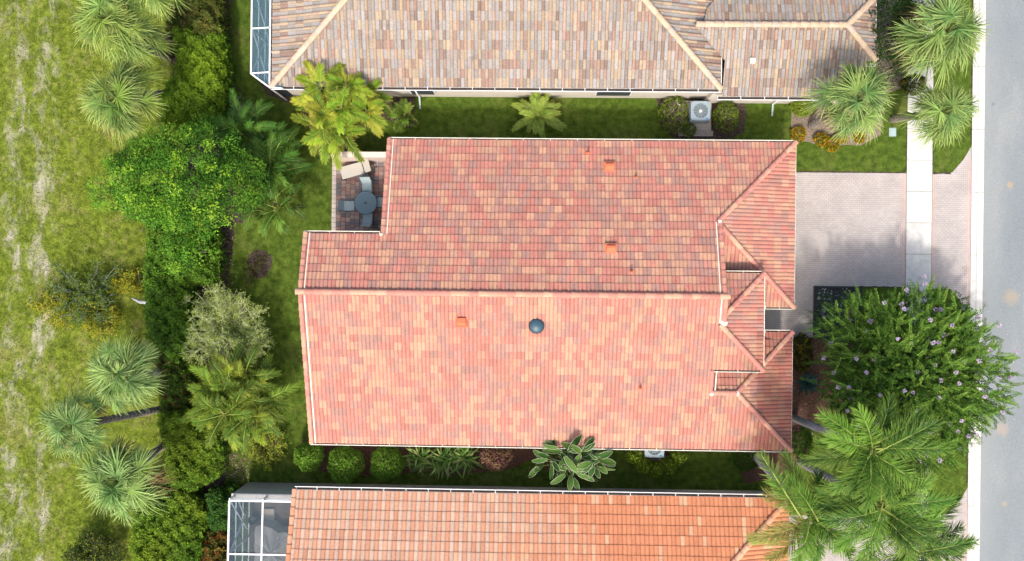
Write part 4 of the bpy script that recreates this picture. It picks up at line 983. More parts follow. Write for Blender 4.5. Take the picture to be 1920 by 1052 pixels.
# ---- hedge shrubs between field and lawn
def hedge(label, outline, h, seed, pal, n, L=.10, W=.058, tip=None, hv=.5, rounded=.9):
    """dense shrubbery over a ground outline given in photo pixels at the top of the hedge"""
    rg = np.random.default_rng(seed); pg = np.array([pz(u, v, h)[:2] for u, v in outline]); lo, hi = pg.min(0), pg.max(0)
    def inside(Q):
        r = np.zeros(len(Q), bool); m = len(pg)
        for i in range(m):
            a, b = pg[i], pg[(i+1) % m]; c = (a[1] > Q[:, 1]) != (b[1] > Q[:, 1])
            xx = (b[0]-a[0])*(Q[:, 1]-a[1])/(b[1]-a[1]+1e-9)+a[0]; r ^= c & (Q[:, 0] < xx)
        return r
    def edged(Q):
        d = np.full(len(Q), 9.); m = len(pg)
        for i in range(m):
            a, b = pg[i], pg[(i+1) % m]; t = np.clip(((Q-a)@(b-a))/((b-a)@(b-a)), 0, 1); d = np.minimum(d, np.linalg.norm(Q-(a+t[:, None]*(b-a)), axis=1))
        return d
    n = int(n*1.35); Q = rg.uniform(lo, hi, (int(n*2.2), 2)); Q = Q[inside(Q)][:n]; d = edged(Q); ph = rg.uniform(0, 6, 4)
    surf = h*(1-.35*np.exp(-d/.25))+hv*.35*(np.sin(Q[:, 0]*2.1+ph[0])*np.sin(Q[:, 1]*2.4+ph[1])+.6*np.sin(Q[:, 0]*5+ph[2])*np.sin(Q[:, 1]*4.6+ph[3]))
    z = surf+.22*np.sin(Q[:, 0]*8+ph[1]+np.sin(Q[:, 1]*3))*np.sin(Q[:, 1]*7.3+ph[0]+np.sin(Q[:, 0]*4))-rg.random(len(Q))**2.2*1.0
    low = rg.random(len(Q)) < .22*(d < .35); z = np.where(low, rg.uniform(.1, 1, len(Q))*surf, z)
    ctr = np.column_stack([Q+rg.normal(size=Q.shape)*.04, np.maximum(.08, z)]); L = max(L, .10)*1.15; W = max(W, .055)*1.15
    c0 = (lo+hi)/2; e = plant('hedge', (c0[0], c0[1], 0), label, 'hedge', 'shrubs of the back hedge')
    mb = MB(); m = len(ctr); k = 7; cc = pick(rg, pal, m, .32)
    patch = .5+.5*np.sin(Q[:, 0]*1.3+ph[0])*np.sin(Q[:, 1]*1.1+ph[2])
    if tip is not None:
        w_ = (np.clip((z-surf+.25)/.25, 0, 1)*patch*.75)[:, None]; cc = cc*(1-w_)+np.array(tip)[None]*w_
    idx = np.repeat(np.arange(m), k); az = rg.uniform(0, 6.28, m)[idx]+np.tile(np.arange(k), m)*2*math.pi/k+rg.normal(size=m*k)*.3
    el = rg.uniform(.0, .9, m*k); D = np.stack([np.cos(az)*np.cos(el), np.sin(az)*np.cos(el), np.sin(el)], 1)
    tilt = rg.normal(size=(m, 3))*.35; Nn = unit(np.array((0, 0, 1.))+tilt[idx]-D*.4)
    mb.add(*leaf_quads(ctr[idx]+D*.02, D+tilt[idx]*.3, Nn, L*rg.uniform(.75, 1.3, m*k), W*rg.uniform(.8, 1.2, m*k), np.clip(cc[idx]*rg.normal(1, .12, (m*k, 1)), .002, 1)))
    attach(mb, 'foliage', M['leaf'], e)
    mb = MB()
    for j in range(int(14+m/160)):
        i = rg.integers(m); p = ctr[i]; b = np.array((p[0]+rg.normal()*.15, p[1]+rg.normal()*.15, 0)); mb.tube([b, (b+p)/2+rg.normal(size=3)*.05, p-(0, 0, .05)], [.03, .02, .008], 5, (.10, .08, .06), False)
    attach(mb, 'stems', M['bark'], e); return e
HG = [(.075, .17, .012), (.11, .22, .015), (.055, .13, .010), (.13, .25, .018)]
HD = [(.07, .155, .014), (.095, .19, .016), (.11, .22, .018)]
HO = [(.09, .085, .02), (.055, .095, .013), (.07, .12, .016), (.12, .09, .025)]
hedge('dark hedge with brownish leaves along the top edge beside the first palm trunks', [(306, -30), (402, -30), (408, 60), (380, 75), (304, 50)], 2.2, 61, HO, 1900, tip=(.2, .22, .04))
hedge('bright green hedge shrub with yellow tips level with the top screen enclosure', [(318, 45), (408, 40), (416, 150), (408, 232), (372, 226), (340, 236), (290, 226), (292, 180), (322, 130)], 2.2, 62, HG, 3900, tip=(.24, .36, .02), L=.115)
hedge('dark hedge shrub directly below the large bright green tree', [(268, 408), (396, 430), (400, 500), (392, 535), (350, 530), (340, 580), (264, 600), (262, 500)], 2.1, 63, HD+HG[:1], 3900, tip=(.12, .23, .02), L=.09)
hedge('small leaved dark hedge shrub around the grey log', [(264, 560), (345, 560), (350, 650), (330, 690), (270, 640)], 1.9, 64, HD, 1700, tip=(.1, .2, .02), L=.08)
hedge('brown tinged low shrub between the pale bare bush and the blue green palms', [(290, 620), (350, 640), (360, 700), (345, 770), (300, 780), (285, 700)], 1.6, 65, HO+HD, 1500, L=.08)
hedge('dense olive green hedge shrub beside the lower left palms', [(282, 778), (345, 770), (404, 800), (408, 850), (396, 900), (345, 930), (300, 915), (305, 850)], 2.0, 66, HG+HD, 3400, tip=(.21, .28, .02), L=.075, W=.045)
hedge('bright olive hedge shrub at the bottom edge left of the screened patio', [(262, 905), (345, 925), (382, 960), (372, 1010), (360, 1080), (240, 1080), (238, 960)], 2.0, 67, HG, 3600, tip=(.22, .30, .02), L=.08, W=.045)
hedge('dark round shrub beside the corner of the screened patio', [(385, 925), (425, 922), (436, 950), (428, 1000), (392, 998), (380, 960)], 1.7, 68, HD+[(.02, .075, .015)], 1100, tip=(.035, .11, .02), L=.075)
hedge('yellow and rust coloured croton shrub at the bottom edge by the patio cage', [(372, 985), (392, 1000), (424, 1002), (424, 1075), (366, 1075)], 1.2, 69, [(.10, .10, .015), (.20, .17, .03), (.22, .07, .02), (.05, .07, .01)], 900, L=.10, W=.04)

# ---- broad trees and bushes on the field side
BT = [(.055, .17, .012), (.08, .215, .014), (.11, .26, .018), (.045, .135, .010), (.16, .31, .025)]
b = pz(395, 330, 0)
def brtips(mb, rg, ctr):
    m = 130; i = rg.integers(len(ctr), size=m); clump_crown(mb, rg, ctr[i]+rg.normal(size=(m, 3))*.1+(0, 0, .22), .17, 14, .13, .075, [(.21, .36, .02), (.25, .40, .03)], .9)
broad_tree('tree', 'large bright green leafy tree spreading over the hedge and field', 'tree', b, pz(345, 340, 4.6), (3.5, 2.35, 2.0), 400, .38, 72, .105, .058, BT, 71, nb=14, r0=.17, lump=.16, inner=.5, extra=brtips)
broad_tree('tree', 'light green leaves of a small tree below the large bright tree over the hedge', 'tree', pz(370, 470, 0), pz(348, 470, 3.0), (1.25, 1.0, .9), 60, .3, 40, .12, .07, BT, 72, nb=6, r0=.07, lump=.2)
# pale bare bush
def bare_bush(name, label, cat, base, c, rad, seed, nb, twc, leafpal, nleaf, lf=(.09, .03), sub=9, r0=.035, group=None, lsz=1.0):
    rg = np.random.default_rng(seed); e = plant(name, base, label, cat, group); mb = MB(); tips = []
    for i in range(nb):
        d = unit(rg.normal(size=3)*np.array((1, 1, .55))+(0, 0, .45)); t = np.array(c)+d*np.array(rad)*rg.uniform(.6, 1.0)
        pts = trunk_curve(base, t, .35, 6); pts[1:] += rg.normal(size=(5, 3))*.07; mb.tube(pts, np.linspace(r0, .007, 6), 5, np.array(twc)*rg.normal(.9, .1), False)
        for j in range(sub):
            s = rg.integers(2, 6); p0 = pts[s]; dd = unit(d+rg.normal(size=3)*.75); L = rg.uniform(.2, .6)*lsz
            p1 = p0+dd*L*.5+rg.normal(size=3)*.03; p2 = p0+unit(dd+rg.normal(size=3)*.3)*L; mb.tube([p0, p1, p2], [.010, .007, .004], 4, np.array(twc)*rg.normal(1.05, .12), False); tips += [p1, p2]
            for _ in range(2):
                q = p1+unit(dd+rg.normal(size=3)*.8)*L*.4; mb.tube([p1, q], [.006, .003], 3, np.array(twc)*rg.normal(1.1, .12), False); tips.append(q)
    attach(mb, 'branches', M['twig'], e)
    tips = np.array(tips); i = rg.integers(len(tips), size=nleaf); lb = MB()
    D = unit(rg.normal(size=(nleaf, 3))); D[:, 2] = np.abs(D[:, 2])*.5; Nn = unit(rg.normal(size=(nleaf, 3))*.6+(0, 0, 1))
    lb.add(*leaf_quads(tips[i]+rg.normal(size=(nleaf, 3))*.05, D, Nn, lf[0]*rg.uniform(.6, 1.3, nleaf), lf[1]*rg.uniform(.7, 1.3, nleaf), pick(rg, leafpal, nleaf, .15)))
    attach(lb, 'foliage', M['leaf'], e); return e
bare_bush('bush', 'pale grey green twiggy bush with few leaves above the areca palms', 'bush', pz(440, 612, 0), pz(424, 614, 1.7), (2.1, 1.95, 1.3), 73, 80, (.52, .52, .34), [(.27, .36, .07), (.33, .41, .10), (.21, .30, .05), (.40, .45, .16)], 20000, (.11, .032), 16)
bare_bush('shrub', 'sparse field shrub with bare grey twigs and yellow leaf patches', 'shrub', pz(170, 560, 0), pz(158, 545, .9), (1.9, 1.9, .7), 74, 34, (.26, .28, .25), [(.07, .14, .015), (.10, .18, .02), (.20, .24, .02), (.06, .11, .012)], 9500, (.09, .045), 12)
for k, (u, v, r_, lab) in enumerate(((110, 575, 1.1, 'yellow flowering patch of shrub on the left of the sparse field shrub'), (190, 598, 1.0, 'yellow flowering patch of shrub just above the blue green palm'), (242, 530, .75, 'small yellow leaved shrub between the field and the hedge'))):
    bare_bush('shrub', lab, 'shrub', pz(u, v, 0), pz(u, v, .6), (r_, r_*.8, .4), 75+k, 14, (.2, .2, .12), [(.38, .36, .015), (.26, .30, .02), (.12, .18, .015), (.42, .36, .02)], 3300, (.09, .05), 8, .018)
bare_bush('bush', 'dark sparse bush with yellow sprigs at the bottom left edge', 'bush', pz(185, 1040, 0), pz(180, 1040, 1.1), (1.9, 1.0, .7), 79, 40, (.10, .09, .05), [(.03, .06, .008), (.045, .08, .01), (.25, .28, .02), (.035, .07, .01)], 7500, (.09, .05), 10)
bare_bush('bush', 'leafless grey bush on the shaded lawn below the top screen enclosure', 'bush', pz(440, 215, 0), pz(432, 205, .9), (.95, .75, .7), 80, 12, (.36, .38, .38), [(.05, .06, .02), (.09, .1, .04)], 260, (.06, .03), 9, .02)
bare_bush('shrub', 'dead looking dark shrub in a round soil ring on the back lawn', 'shrub', pz(480, 500, 0), pz(476, 505, .35), (.65, .7, .3), 81, 10, (.08, .06, .04), [(.04, .06, .012), (.07, .08, .02), (.12, .12, .03)], 500, (.10, .035), 6, .015)
bare_bush('shrub', 'small yellow green twiggy shrub left of the round bushes', 'shrub', pz(505, 842, 0), pz(503, 842, .7), (.85, .75, .5), 82, 16, (.14, .11, .06), [(.26, .32, .025), (.16, .24, .02), (.33, .36, .05)], 1500, (.11, .06), 7, .018)

# ---- feather palms in clumps
def areca(label, center, zc, spread, nst, seed, pal, tip, L=1.9, ll=.45, el=(35, 78), nf=6, group='feather palms around the gardens', lw=.034, nl=28, arch=.7, vee=.6):
    rg = np.random.default_rng(seed); b0 = pz(*center, 0.01); c0 = pz(*center, zc); e = plant('areca_palm', b0, label, 'palm', group); tr = MB(); mb = MB(); st = MB()
    for i in range(nst):
        a = 2.4*i+rg.normal()*.2; rr = spread*math.sqrt((i+.3)/nst); top = np.array((c0[0]+rr*math.cos(a), c0[1]+rr*math.sin(a)*.95, zc*rg.uniform(.72, 1.08)))
        bs = np.array((b0[0]+rr*.3*math.cos(a), b0[1]+rr*.3*math.sin(a), 0)); tr.tube(trunk_curve(bs, top, .3, 7), np.linspace(.05, .04, 7), 7, (.30, .32, .12))
        for j in range(nf):
            az = a*.6+j*2.4+rg.normal()*.3; e_ = math.radians(rg.uniform(*el)-10*rr/max(.1, spread)); feather(mb, st, top, az, e_, L*rg.uniform(.75, 1.1), rg, pal, tip, nl, lw, ll, arch*rg.uniform(.8, 1.2), .0, vee, .2, droopl=.35)
    attach(tr, 'stems', M['bark'], e, True); attach(mb, 'crown', M['frond'], e); attach(st, 'leaf_stalks', M['twig'], e); return e
YP = [(.13, .24, .012), (.19, .29, .016), (.10, .20, .012), (.29, .31, .03), (.16, .24, .015)]
areca('large yellow green feather palm clump between the top house and the patio', (634, 204), 3.3, 1.45, 17, 91, YP, (.50, .46, .07), 1.5, .42, nf=7, lw=.036, nl=34, el=(20, 70))
areca('small green feather palm in the shaded side lawn right of the yellow clump', (755, 212), 1.5, .12, 1, 92, [(.09, .18, .02), (.15, .24, .03)], (.3, .34, .06), 1.15, .36, nf=8, lw=.05, nl=24)
areca('small bright round feather palm alone on the side lawn between the roofs', (1009, 218), .95, .12, 2, 93, [(.15, .25, .03), (.24, .33, .05), (.19, .28, .04)], (.42, .46, .12), 1.4, .30, (15, 80), 15, lw=.036, nl=30, arch=.65)
DP = [(.045, .13, .014), (.065, .165, .018), (.035, .10, .012), (.10, .21, .025)]
areca('dark green feather palm beside the large bright tree on the back lawn', (505, 300), 2.7, .85, 8, 94, DP, (.14, .24, .03), 2.0, .45, nf=8)
areca('dark feather palm furthest up the back lawn, above the large bright tree', (460, 262), 2.5, .8, 7, 95, DP, (.10, .19, .03), 1.9, .42, nf=7)
areca('dark feather palm with orange tipped fronds below the bright tree edge', (505, 375), 2.2, .7, 6, 96, DP, (.22, .22, .03), 1.9, .42, nf=7)
GP = [(.07, .15, .012), (.10, .19, .015), (.05, .12, .011), (.19, .25, .022)]
areca('broad green feather palm clump under the pale bare bush', (440, 745), 2.8, 1.25, 14, 97, GP, (.34, .35, .05), 2.2, .46, nf=8)
areca('lower feather palm clump with bright fronds by the bottom left of the middle house', (475, 790), 1.8, .5, 4, 98, GP+YP[:2], (.40, .38, .06), 1.35, .36, nf=6)

# ---- clipped round bushes
RB = [(.14, .28, .022), (.19, .35, .03), (.10, .21, .016), (.27, .43, .07)]
def round_bush(label, u, v, rpx, seed, pal=RB, h=1.15, n=2600, L=.075, W=.042, group='clipped round bushes', name='bush', sq=1.0, stems=None):
    if h == 1.15: h = 1.85
    rg = np.random.default_rng(seed); z0 = h*.55; c = pz(u, v, z0); R_ = PM(rpx, z0); e = plant(name, (c[0], c[1], 0), label, 'bush', group)
    ph = rg.uniform(0, 6, 3); d = unit(rg.normal(size=(n*3, 3))); d = d[d[:, 2] > -.45][:n]; az = np.arctan2(d[:, 1], d[:, 0])
    k = 1+.05*np.sin(3*az+ph[0])+.04*np.sin(7*az+ph[1])+.03*np.sin(9*d[:, 2]+5*az)
    Pp = np.array((c[0], c[1], z0))+d*np.array((R_, R_*sq, h*.5))[None]*(k*(1-.28*rg.random(len(d))**2))[:, None]
    mb = MB(); m = len(Pp); kk = 4; idx = np.repeat(np.arange(m), kk)
    D = unit(d[idx]*.7+rg.normal(size=(m*kk, 3))*.7); Nn = unit(d[idx]+rg.normal(size=(m*kk, 3))*.4)
    mb.add(*leaf_quads(Pp[idx], D, Nn, L*rg.uniform(.7, 1.25, m*kk), W*rg.uniform(.7, 1.25, m*kk), np.clip(pick(rg, pal, m, .12)[idx]*rg.normal(1, .14, (m*kk, 1)), .002, 1)))
    attach(mb, 'foliage', M['leaf'], e)
    mb = MB()
    for j in range(stems[0] if stems else 6):
        p = Pp[rg.integers(m)]; q = (c[0]+rg.normal()*.05, c[1]+rg.normal()*.05, 0); mb.tube([q, p*.6+np.array(q)*.4+rg.normal(size=3)*.04, p+(d[0]*0 if not stems else np.array((0, 0, .03)))], [.022, .012, .005], 5, stems[1] if stems else (.1, .08, .06), False)
    attach(mb, 'stems', M['twig'], e); return e
round_bush('round clipped green bush nearest the bottom left corner of the middle house', 580, 855, 26, 101)
round_bush('middle one of the three round bushes under the bottom eave', 648, 871, 33, 102)
round_bush('bright round bush, third from the left under the bottom eave', 726, 868, 31, 103, [(.11, .22, .018), (.14, .27, .022), (.17, .30, .04)])
AB = [(.16, .24, .015), (.10, .18, .012), (.22, .30, .025), (.07, .12, .012), (.20, .17, .10)]
SG = 'bushes around the air conditioners'; SM = (80, (.36, .28, .24))
round_bush('leggy bush with bare pinkish stems left of the visible air conditioner', 1264, 215, 27, 104, AB, .95, 800, .08, .05, SG, sq=1.3, stems=SM)
round_bush('leggy bush right of the visible air conditioner', 1361, 219, 23, 105, AB, .95, 700, .08, .05, SG, sq=1.25, stems=SM)
round_bush('small low bush in front of the visible air conditioner pad', 1292, 244, 12, 106, AB, .6, 320, .07, .045, SG)
for k, (u, v, r_, lab) in enumerate(((1188, 853, 15, 'green bush on the left of the half hidden air conditioner'), (1205, 871, 15, 'low bush at the lower left of the half hidden air conditioner'), (1229, 880, 14, 'low bush directly below the half hidden air conditioner'), (1254, 872, 15, 'low bush at the lower right of the half hidden air conditioner'), (1272, 855, 14, 'yellowish bush on the right of the half hidden air conditioner'))):
    round_bush(lab, u, v, r_, 107+k, AB[:4], 1.3, 700, .075, .045, SG)
GB2 = [(.05, .13, .01), (.07, .17, .012), (.04, .10, .01)]
round_bush('soft green low bush beside the curved palm trunk under the bottom eave', 1398, 862, 25, 113, GB2, .7, 1500, .05, .03, 'low bushes at the front corner of the middle house', sq=.8)
round_bush('soft green low bush between the two front palm trunks', 1500, 832, 26, 114, GB2, .6, 1400, .05, .03, 'low bushes at the front corner of the middle house', sq=.85)
round_bush('dark bush with yellow speckled leaves at the front porch corner', 1502, 662, 20, 115, [(.03, .05, .008), (.05, .06, .01), (.25, .20, .02), (.02, .035, .006)], 1.1, 1500, .09, .035, 'low bushes at the front corner of the middle house', sq=1.7)
round_bush('yellow green bush at the corner of the top house beside the gravel', 1506, 201, 22, 116, [(.24, .33, .03), (.17, .26, .02), (.30, .38, .05)], .8, 1100, .07, .04, 'plants in the top front bed', sq=.75)
OR = [(.55, .30, .01), (.55, .38, .02), (.10, .16, .012), (.45, .18, .01), (.08, .14, .01), (.30, .30, .02)]
for k, (u, v, r_, lab) in enumerate(((1497, 252, 14, 'orange flowering plant at the left end of the top front bed'), (1540, 262, 13, 'orange flowering plant in the middle of the flower bed edge'), (1560, 270, 14, 'orange flowering plant lowest in the top front bed'), (1611, 258, 10, 'small orange flowering plant nearest the utility lid'), (1578, 258, 11, 'orange flowering plant under the fan palm'))):
    round_bush(lab, u, v, r_, 117+k, OR, .4, 420, .06, .045, 'orange flowering plants in the top front bed')

# ---- strap leaved and paddle leaved plants
def strap_plant(name, label, cat, base, h, R_, n, seed, pal, W, group=None, el=(15, 80), droop=.5, prof=None, part='foliage', mat='frond', sx=1.0, tip=None):
    rg = np.random.default_rng(seed); e = plant(name, base, label, cat, group); mb = MB()
    az = np.arange(n)*2.4+rg.normal(size=n)*.3; el_ = np.radians(rg.uniform(*el, n)); D = np.stack([np.cos(az)*np.cos(el_), np.sin(az)*np.cos(el_), np.sin(el_)], 1)
    b = np.array([base[0], base[1], h*.25])+np.column_stack([rg.normal(size=n)*R_*.25*sx, rg.normal(size=n)*R_*.14, np.zeros(n)])
    Sd = np.stack([-np.sin(az), np.cos(az), rg.normal(size=n)*.3], 1); c = pick(rg, pal, n, .15)
    mb.add(*strips(b, D, Sd, R_*rg.uniform(.6, 1.15, n), W, droop*rg.uniform(.6, 1.2, n), 6, c, prof, None if tip is None else c*.5+np.array(tip)*.5)); attach(mb, part, M[mat], e)
    mb = MB()
    for i in range(0, n, 3): mb.tube([(base[0]+rg.normal()*.05, base[1]+rg.normal()*.05, 0), b[i]], [.02, .015], 5, (.12, .13, .04), False)
    attach(mb, 'stems', M['twig'], e); return e
SP = [(.08, .17, .03), (.12, .22, .045), (.06, .13, .02), (.24, .30, .09)]
for k, (u, v, lab) in enumerate(((795, 852, 'left part of the spiky strap leaved clump under the bottom eave'), (838, 858, 'spiky strap leaved plant in the centre of its clump under the bottom eave'), (874, 850, 'right part of the spiky strap leaved clump, beside the purple shrub'))):
    strap_plant('strap_leaf_plant', lab, 'plant', pz(u, v, 0), 3.2, 1.05, 75, 131+k, SP, .085, 'strap leaved plants under the bottom eave', (10, 65), .35)
round_bush('purple and cream croton shrub right of the strap leaved plants', 930, 856, 27, 134, [(.2, .08, .08), (.26, .13, .10), (.36, .25, .14), (.12, .05, .055), (.30, .2, .09)], 1.8, 900, .15, .045, 'coloured shrubs', sq=.8)
round_bush('dark purple shrub in the gap beside the variegated banana plant', 1040, 872, 14, 135, [(.14, .06, .06), (.2, .1, .09), (.30, .24, .18)], 1.3, 300, .12, .04, 'coloured shrubs')
# variegated paddle leaved plant: each leaf a part
e = plant('banana_plant', pz(1075, 862, 0), 'large paddle leaved plant with white leaf edges overlapping two roofs', 'plant')
rg = np.random.default_rng(140); top0 = pz(1072, 870, 0)
mbs = MB()
heads = [(1034, 862, 3.1), (1075, 884, 3.3), (1112, 864, 3.2), (1062, 846, 3.7), (1092, 850, 3.6)]
for i in range(85):
    hu, hv, hz = heads[i % 5]; az = i*2.4+rg.normal()*.5; f = (i//5+.5)/17; r1 = .05+.55*f*rg.uniform(.6, 1.3); h = hz-1.3*f+rg.normal()*.18
    ctr = pz(hu, hv, h)
    root = np.array((ctr[0]+r1*math.cos(az), ctr[1]+r1*math.sin(az), h)); base = np.array((top0[0]+(hu-1074)*.008+rg.normal()*.06, top0[1]+.25+rg.normal()*.1, 0))
    az2 = az+rg.normal()*.35; L = rg.uniform(.6, 1.0); W = L*rg.uniform(.28, .38)
    ca, sa = math.cos(az2), math.sin(az2); el = math.radians(rg.uniform(-15, 50)); F_ = np.array((ca*math.cos(el), sa*math.cos(el), math.sin(el))); Sd = np.array((-sa, ca, rg.normal()*.35)); Sd /= np.linalg.norm(Sd); Up = np.cross(F_, Sd)
    t = np.linspace(0, 1, 9); wd = W*np.sin(np.pi*np.clip(t*.93+.05, 0, 1))**.62*.5; rim = .012; V = []; C = []
    cross = [-1, -.93, -.5, 0, .5, .93, 1]
    for j, tt in enumerate(t):
        m_ = root+F_*L*tt-np.array((0, 0, 1))*L*.35*tt**2
        for c_ in cross:
            off = c_*wd[j] if abs(c_) != .93 else math.copysign(max(0, wd[j]-rim), c_)
            V.append(m_+Sd*off+Up*(abs(off)*.28+.008*math.sin(j*3.1)))
    F = []; n7 = 7; gcol = np.array(((.03, .09, .012), (.045, .115, .015), (.075, .15, .025))[rg.integers(3)])
    for j in range(8):
        for q in range(6):
            F.append((j*n7+q, j*n7+q+1, (j+1)*n7+q+1, (j+1)*n7+q)); C.append((.55, .55, .40) if q in (0, 5) else gcol*(1.1 if q in (2, 3) else 1)*rg.normal(1, .04))
    mb = MB(); mb.add(V, F, np.array(C)); attach(mb, 'leaf', M['frond'], e, True)
    mbs.tube([base, base*.5+root*.5+(0, 0, .35), root], [.045, .03, .016], 6, (.16, .2, .06), False)
attach(mbs, 'stems', M['twig'], e, True)
# agave
e = plant('agave', pz(1510, 715, 0), 'blue green agave rosette against the front eave', 'agave'); rg = np.random.default_rng(150); c0 = pz(1510, 716, 0)
for i in range(22):
    az = i*2.4; el = math.radians(70-58*(i/22)**.8); n = 1; D = np.array([(math.cos(az)*math.cos(el), math.sin(az)*math.cos(el), math.sin(el))]); Sd = np.array([(-math.sin(az), math.cos(az), 0)])
    mb = MB(); c = np.array([(.045, .105, .115)])*rg.normal(1, .12)
    for s_ in (-1, 1):
        S2 = Sd; Up = np.cross(D[0], Sd[0])
        t = np.linspace(0, 1, 8); wd = .085*np.sin(np.pi*np.clip(.25+t*.72, 0, 1))**.8; L = .74*rg.uniform(.9, 1.08) if s_ < 0 else L
        ctr = c0+np.array((0, 0, .22))+D[0]*(L*t)[:, None]-np.array((0, 0, 1))*(.12*L*t**2)[:, None]
        e1 = ctr+Sd[0]*s_*wd[:, None]+Up*.03*np.sign(-1)*-1; V = np.stack([ctr, e1], 1).reshape(-1, 3); mb.add(V, [(2*j, 2*j+1, 2*j+3, 2*j+2) for j in range(7)], c[0]*(1 if s_ > 0 else .85))
    attach(mb, 'leaf', M['frond'], e)

# ---- lilac flowering tree by the kerb
def shoots(mb, rg, starts, dirs, L, npair, ll, lw, pal):
    n = len(starts); t = np.linspace(.05, 1, npair); D = unit(dirs); Ln = L*rg.uniform(.7, 1.2, n)
    sd0 = unit(np.cross(D, np.array((0, 0, 1.))+rg.normal(size=(n, 3))*.25)); up = np.cross(sd0, D)
    for sg in (1, -1):
        Pb = (starts[:, None]+D[:, None]*(Ln[:, None]*t[None])[..., None]); Pb[..., 2] -= .18*Ln[:, None]*t[None]**2
        DD = unit(D[:, None]*.55+sd0[:, None]*sg+up[:, None]*.25+rg.normal(size=(n, npair, 3))*.22)
        NN = np.broadcast_to(up[:, None], DD.shape)+rg.normal(size=DD.shape)*.35
        m = n*npair; sc = (1-.45*t)[None].repeat(n, 0).ravel(); c = pick(rg, pal, n, .13); c = np.repeat(c, npair, 0)*rg.normal(1, .1, (m, 1))
        mb.add(*leaf_quads(Pb.reshape(-1, 3), DD.reshape(-1, 3), NN.reshape(-1, 3), ll*sc*rg.uniform(.8, 1.2, m), lw*sc*rg.uniform(.8, 1.2, m), np.clip(c, .002, 1)))
rg = np.random.default_rng(160); base = pz(1665, 668, 0); C_ = pz(1702, 712, 3.2)
e = plant('flowering_tree', base, 'wide green tree with lilac flower heads overhanging pavement and kerb', 'tree')
tp = shell_points(rg, 2000, C_, (4.2, 4.4, 1.6), .02, .14, .5); tree_trunk(e, base, [tp[i]*.8+C_*.2 for i in rg.integers(len(tp), size=26)], .085, (.30, .24, .19), rg)
mb = MB(); MY = [(.05, .12, .016), (.065, .15, .02), (.04, .095, .014)]
dirs = unit(tp-C_+np.array((0, 0, 1.4)))
shoots(mb, rg, tp-dirs*.35+rg.normal(size=tp.shape)*.2, dirs+rg.normal(size=tp.shape)*.5, 0.8, 16, .125, .07, [(.10, .21, .028), (.14, .26, .035), (.075, .165, .022), (.19, .31, .045)])
tp2 = shell_points(rg, 2000, C_+(0, 0, -.3), (3.8, 4.0, 1.3), .0, .1, .85); shoots(mb, rg, tp2, unit(rg.normal(size=tp2.shape)+(0, 0, .8)), .7, 12, .125, .07, MY)
attach(mb, 'crown', M['leaf'], e)
fi = rg.choice(len(tp), 84, replace=False); LC = [(.62, .48, .72), (.68, .56, .80), (.70, .60, .74), (.58, .44, .70)]
fi = sorted(fi, key=lambda i: -(tp[i][0]*.5+rg.normal()*1.2))[:80]
for i in fi:
    c = tp[i]+dirs[i]*.35+(0, 0, .08); m = 44; d = unit(rg.normal(size=(m, 3))); sz = rg.uniform(.05, .095)
    fb = MB(); fb.add(*leaf_quads(c+d*sz*rg.uniform(.2, 1, m)[:, None]*np.array((1, 1, .7)), d, unit(rg.normal(size=(m, 3))+(0, 0, 1)), np.full(m, .06), np.full(m, .06), pick(rg, LC, m, .1)))
    attach(fb, 'flower_head', M['leaf'], e)
# feathery plant by the gravel bed
rg = np.random.default_rng(165); b = pz(1575, 600, 0); e = plant('shrub', b, 'soft feathery green shrub growing over the black gravel bed', 'shrub')
ctr = shell_points(rg, 150, pz(1572, 598, 1.0), (1.35, .95, .7), -.1, .15, .5); mb = MB(); shoots(mb, rg, ctr, unit(ctr-np.array(pz(1572, 598, .3))), .55, 16, .075, .018, [(.06, .15, .02), (.08, .19, .025), (.05, .12, .018)])
shoots(mb, rg, ctr, unit(ctr-np.array(pz(1572, 598, .3))+rg.normal(size=ctr.shape)*.5), .5, 16, .075, .018, [(.06, .15, .02), (.08, .19, .025)]); attach(mb, 'foliage', M['leaf'], e)
mb = MB()
for i in range(10): mb.tube([b, (b+ctr[i])/2, ctr[i]], [.02, .012, .006], 5, (.12, .1, .06), False)
attach(mb, 'stems', M['bark'], e)

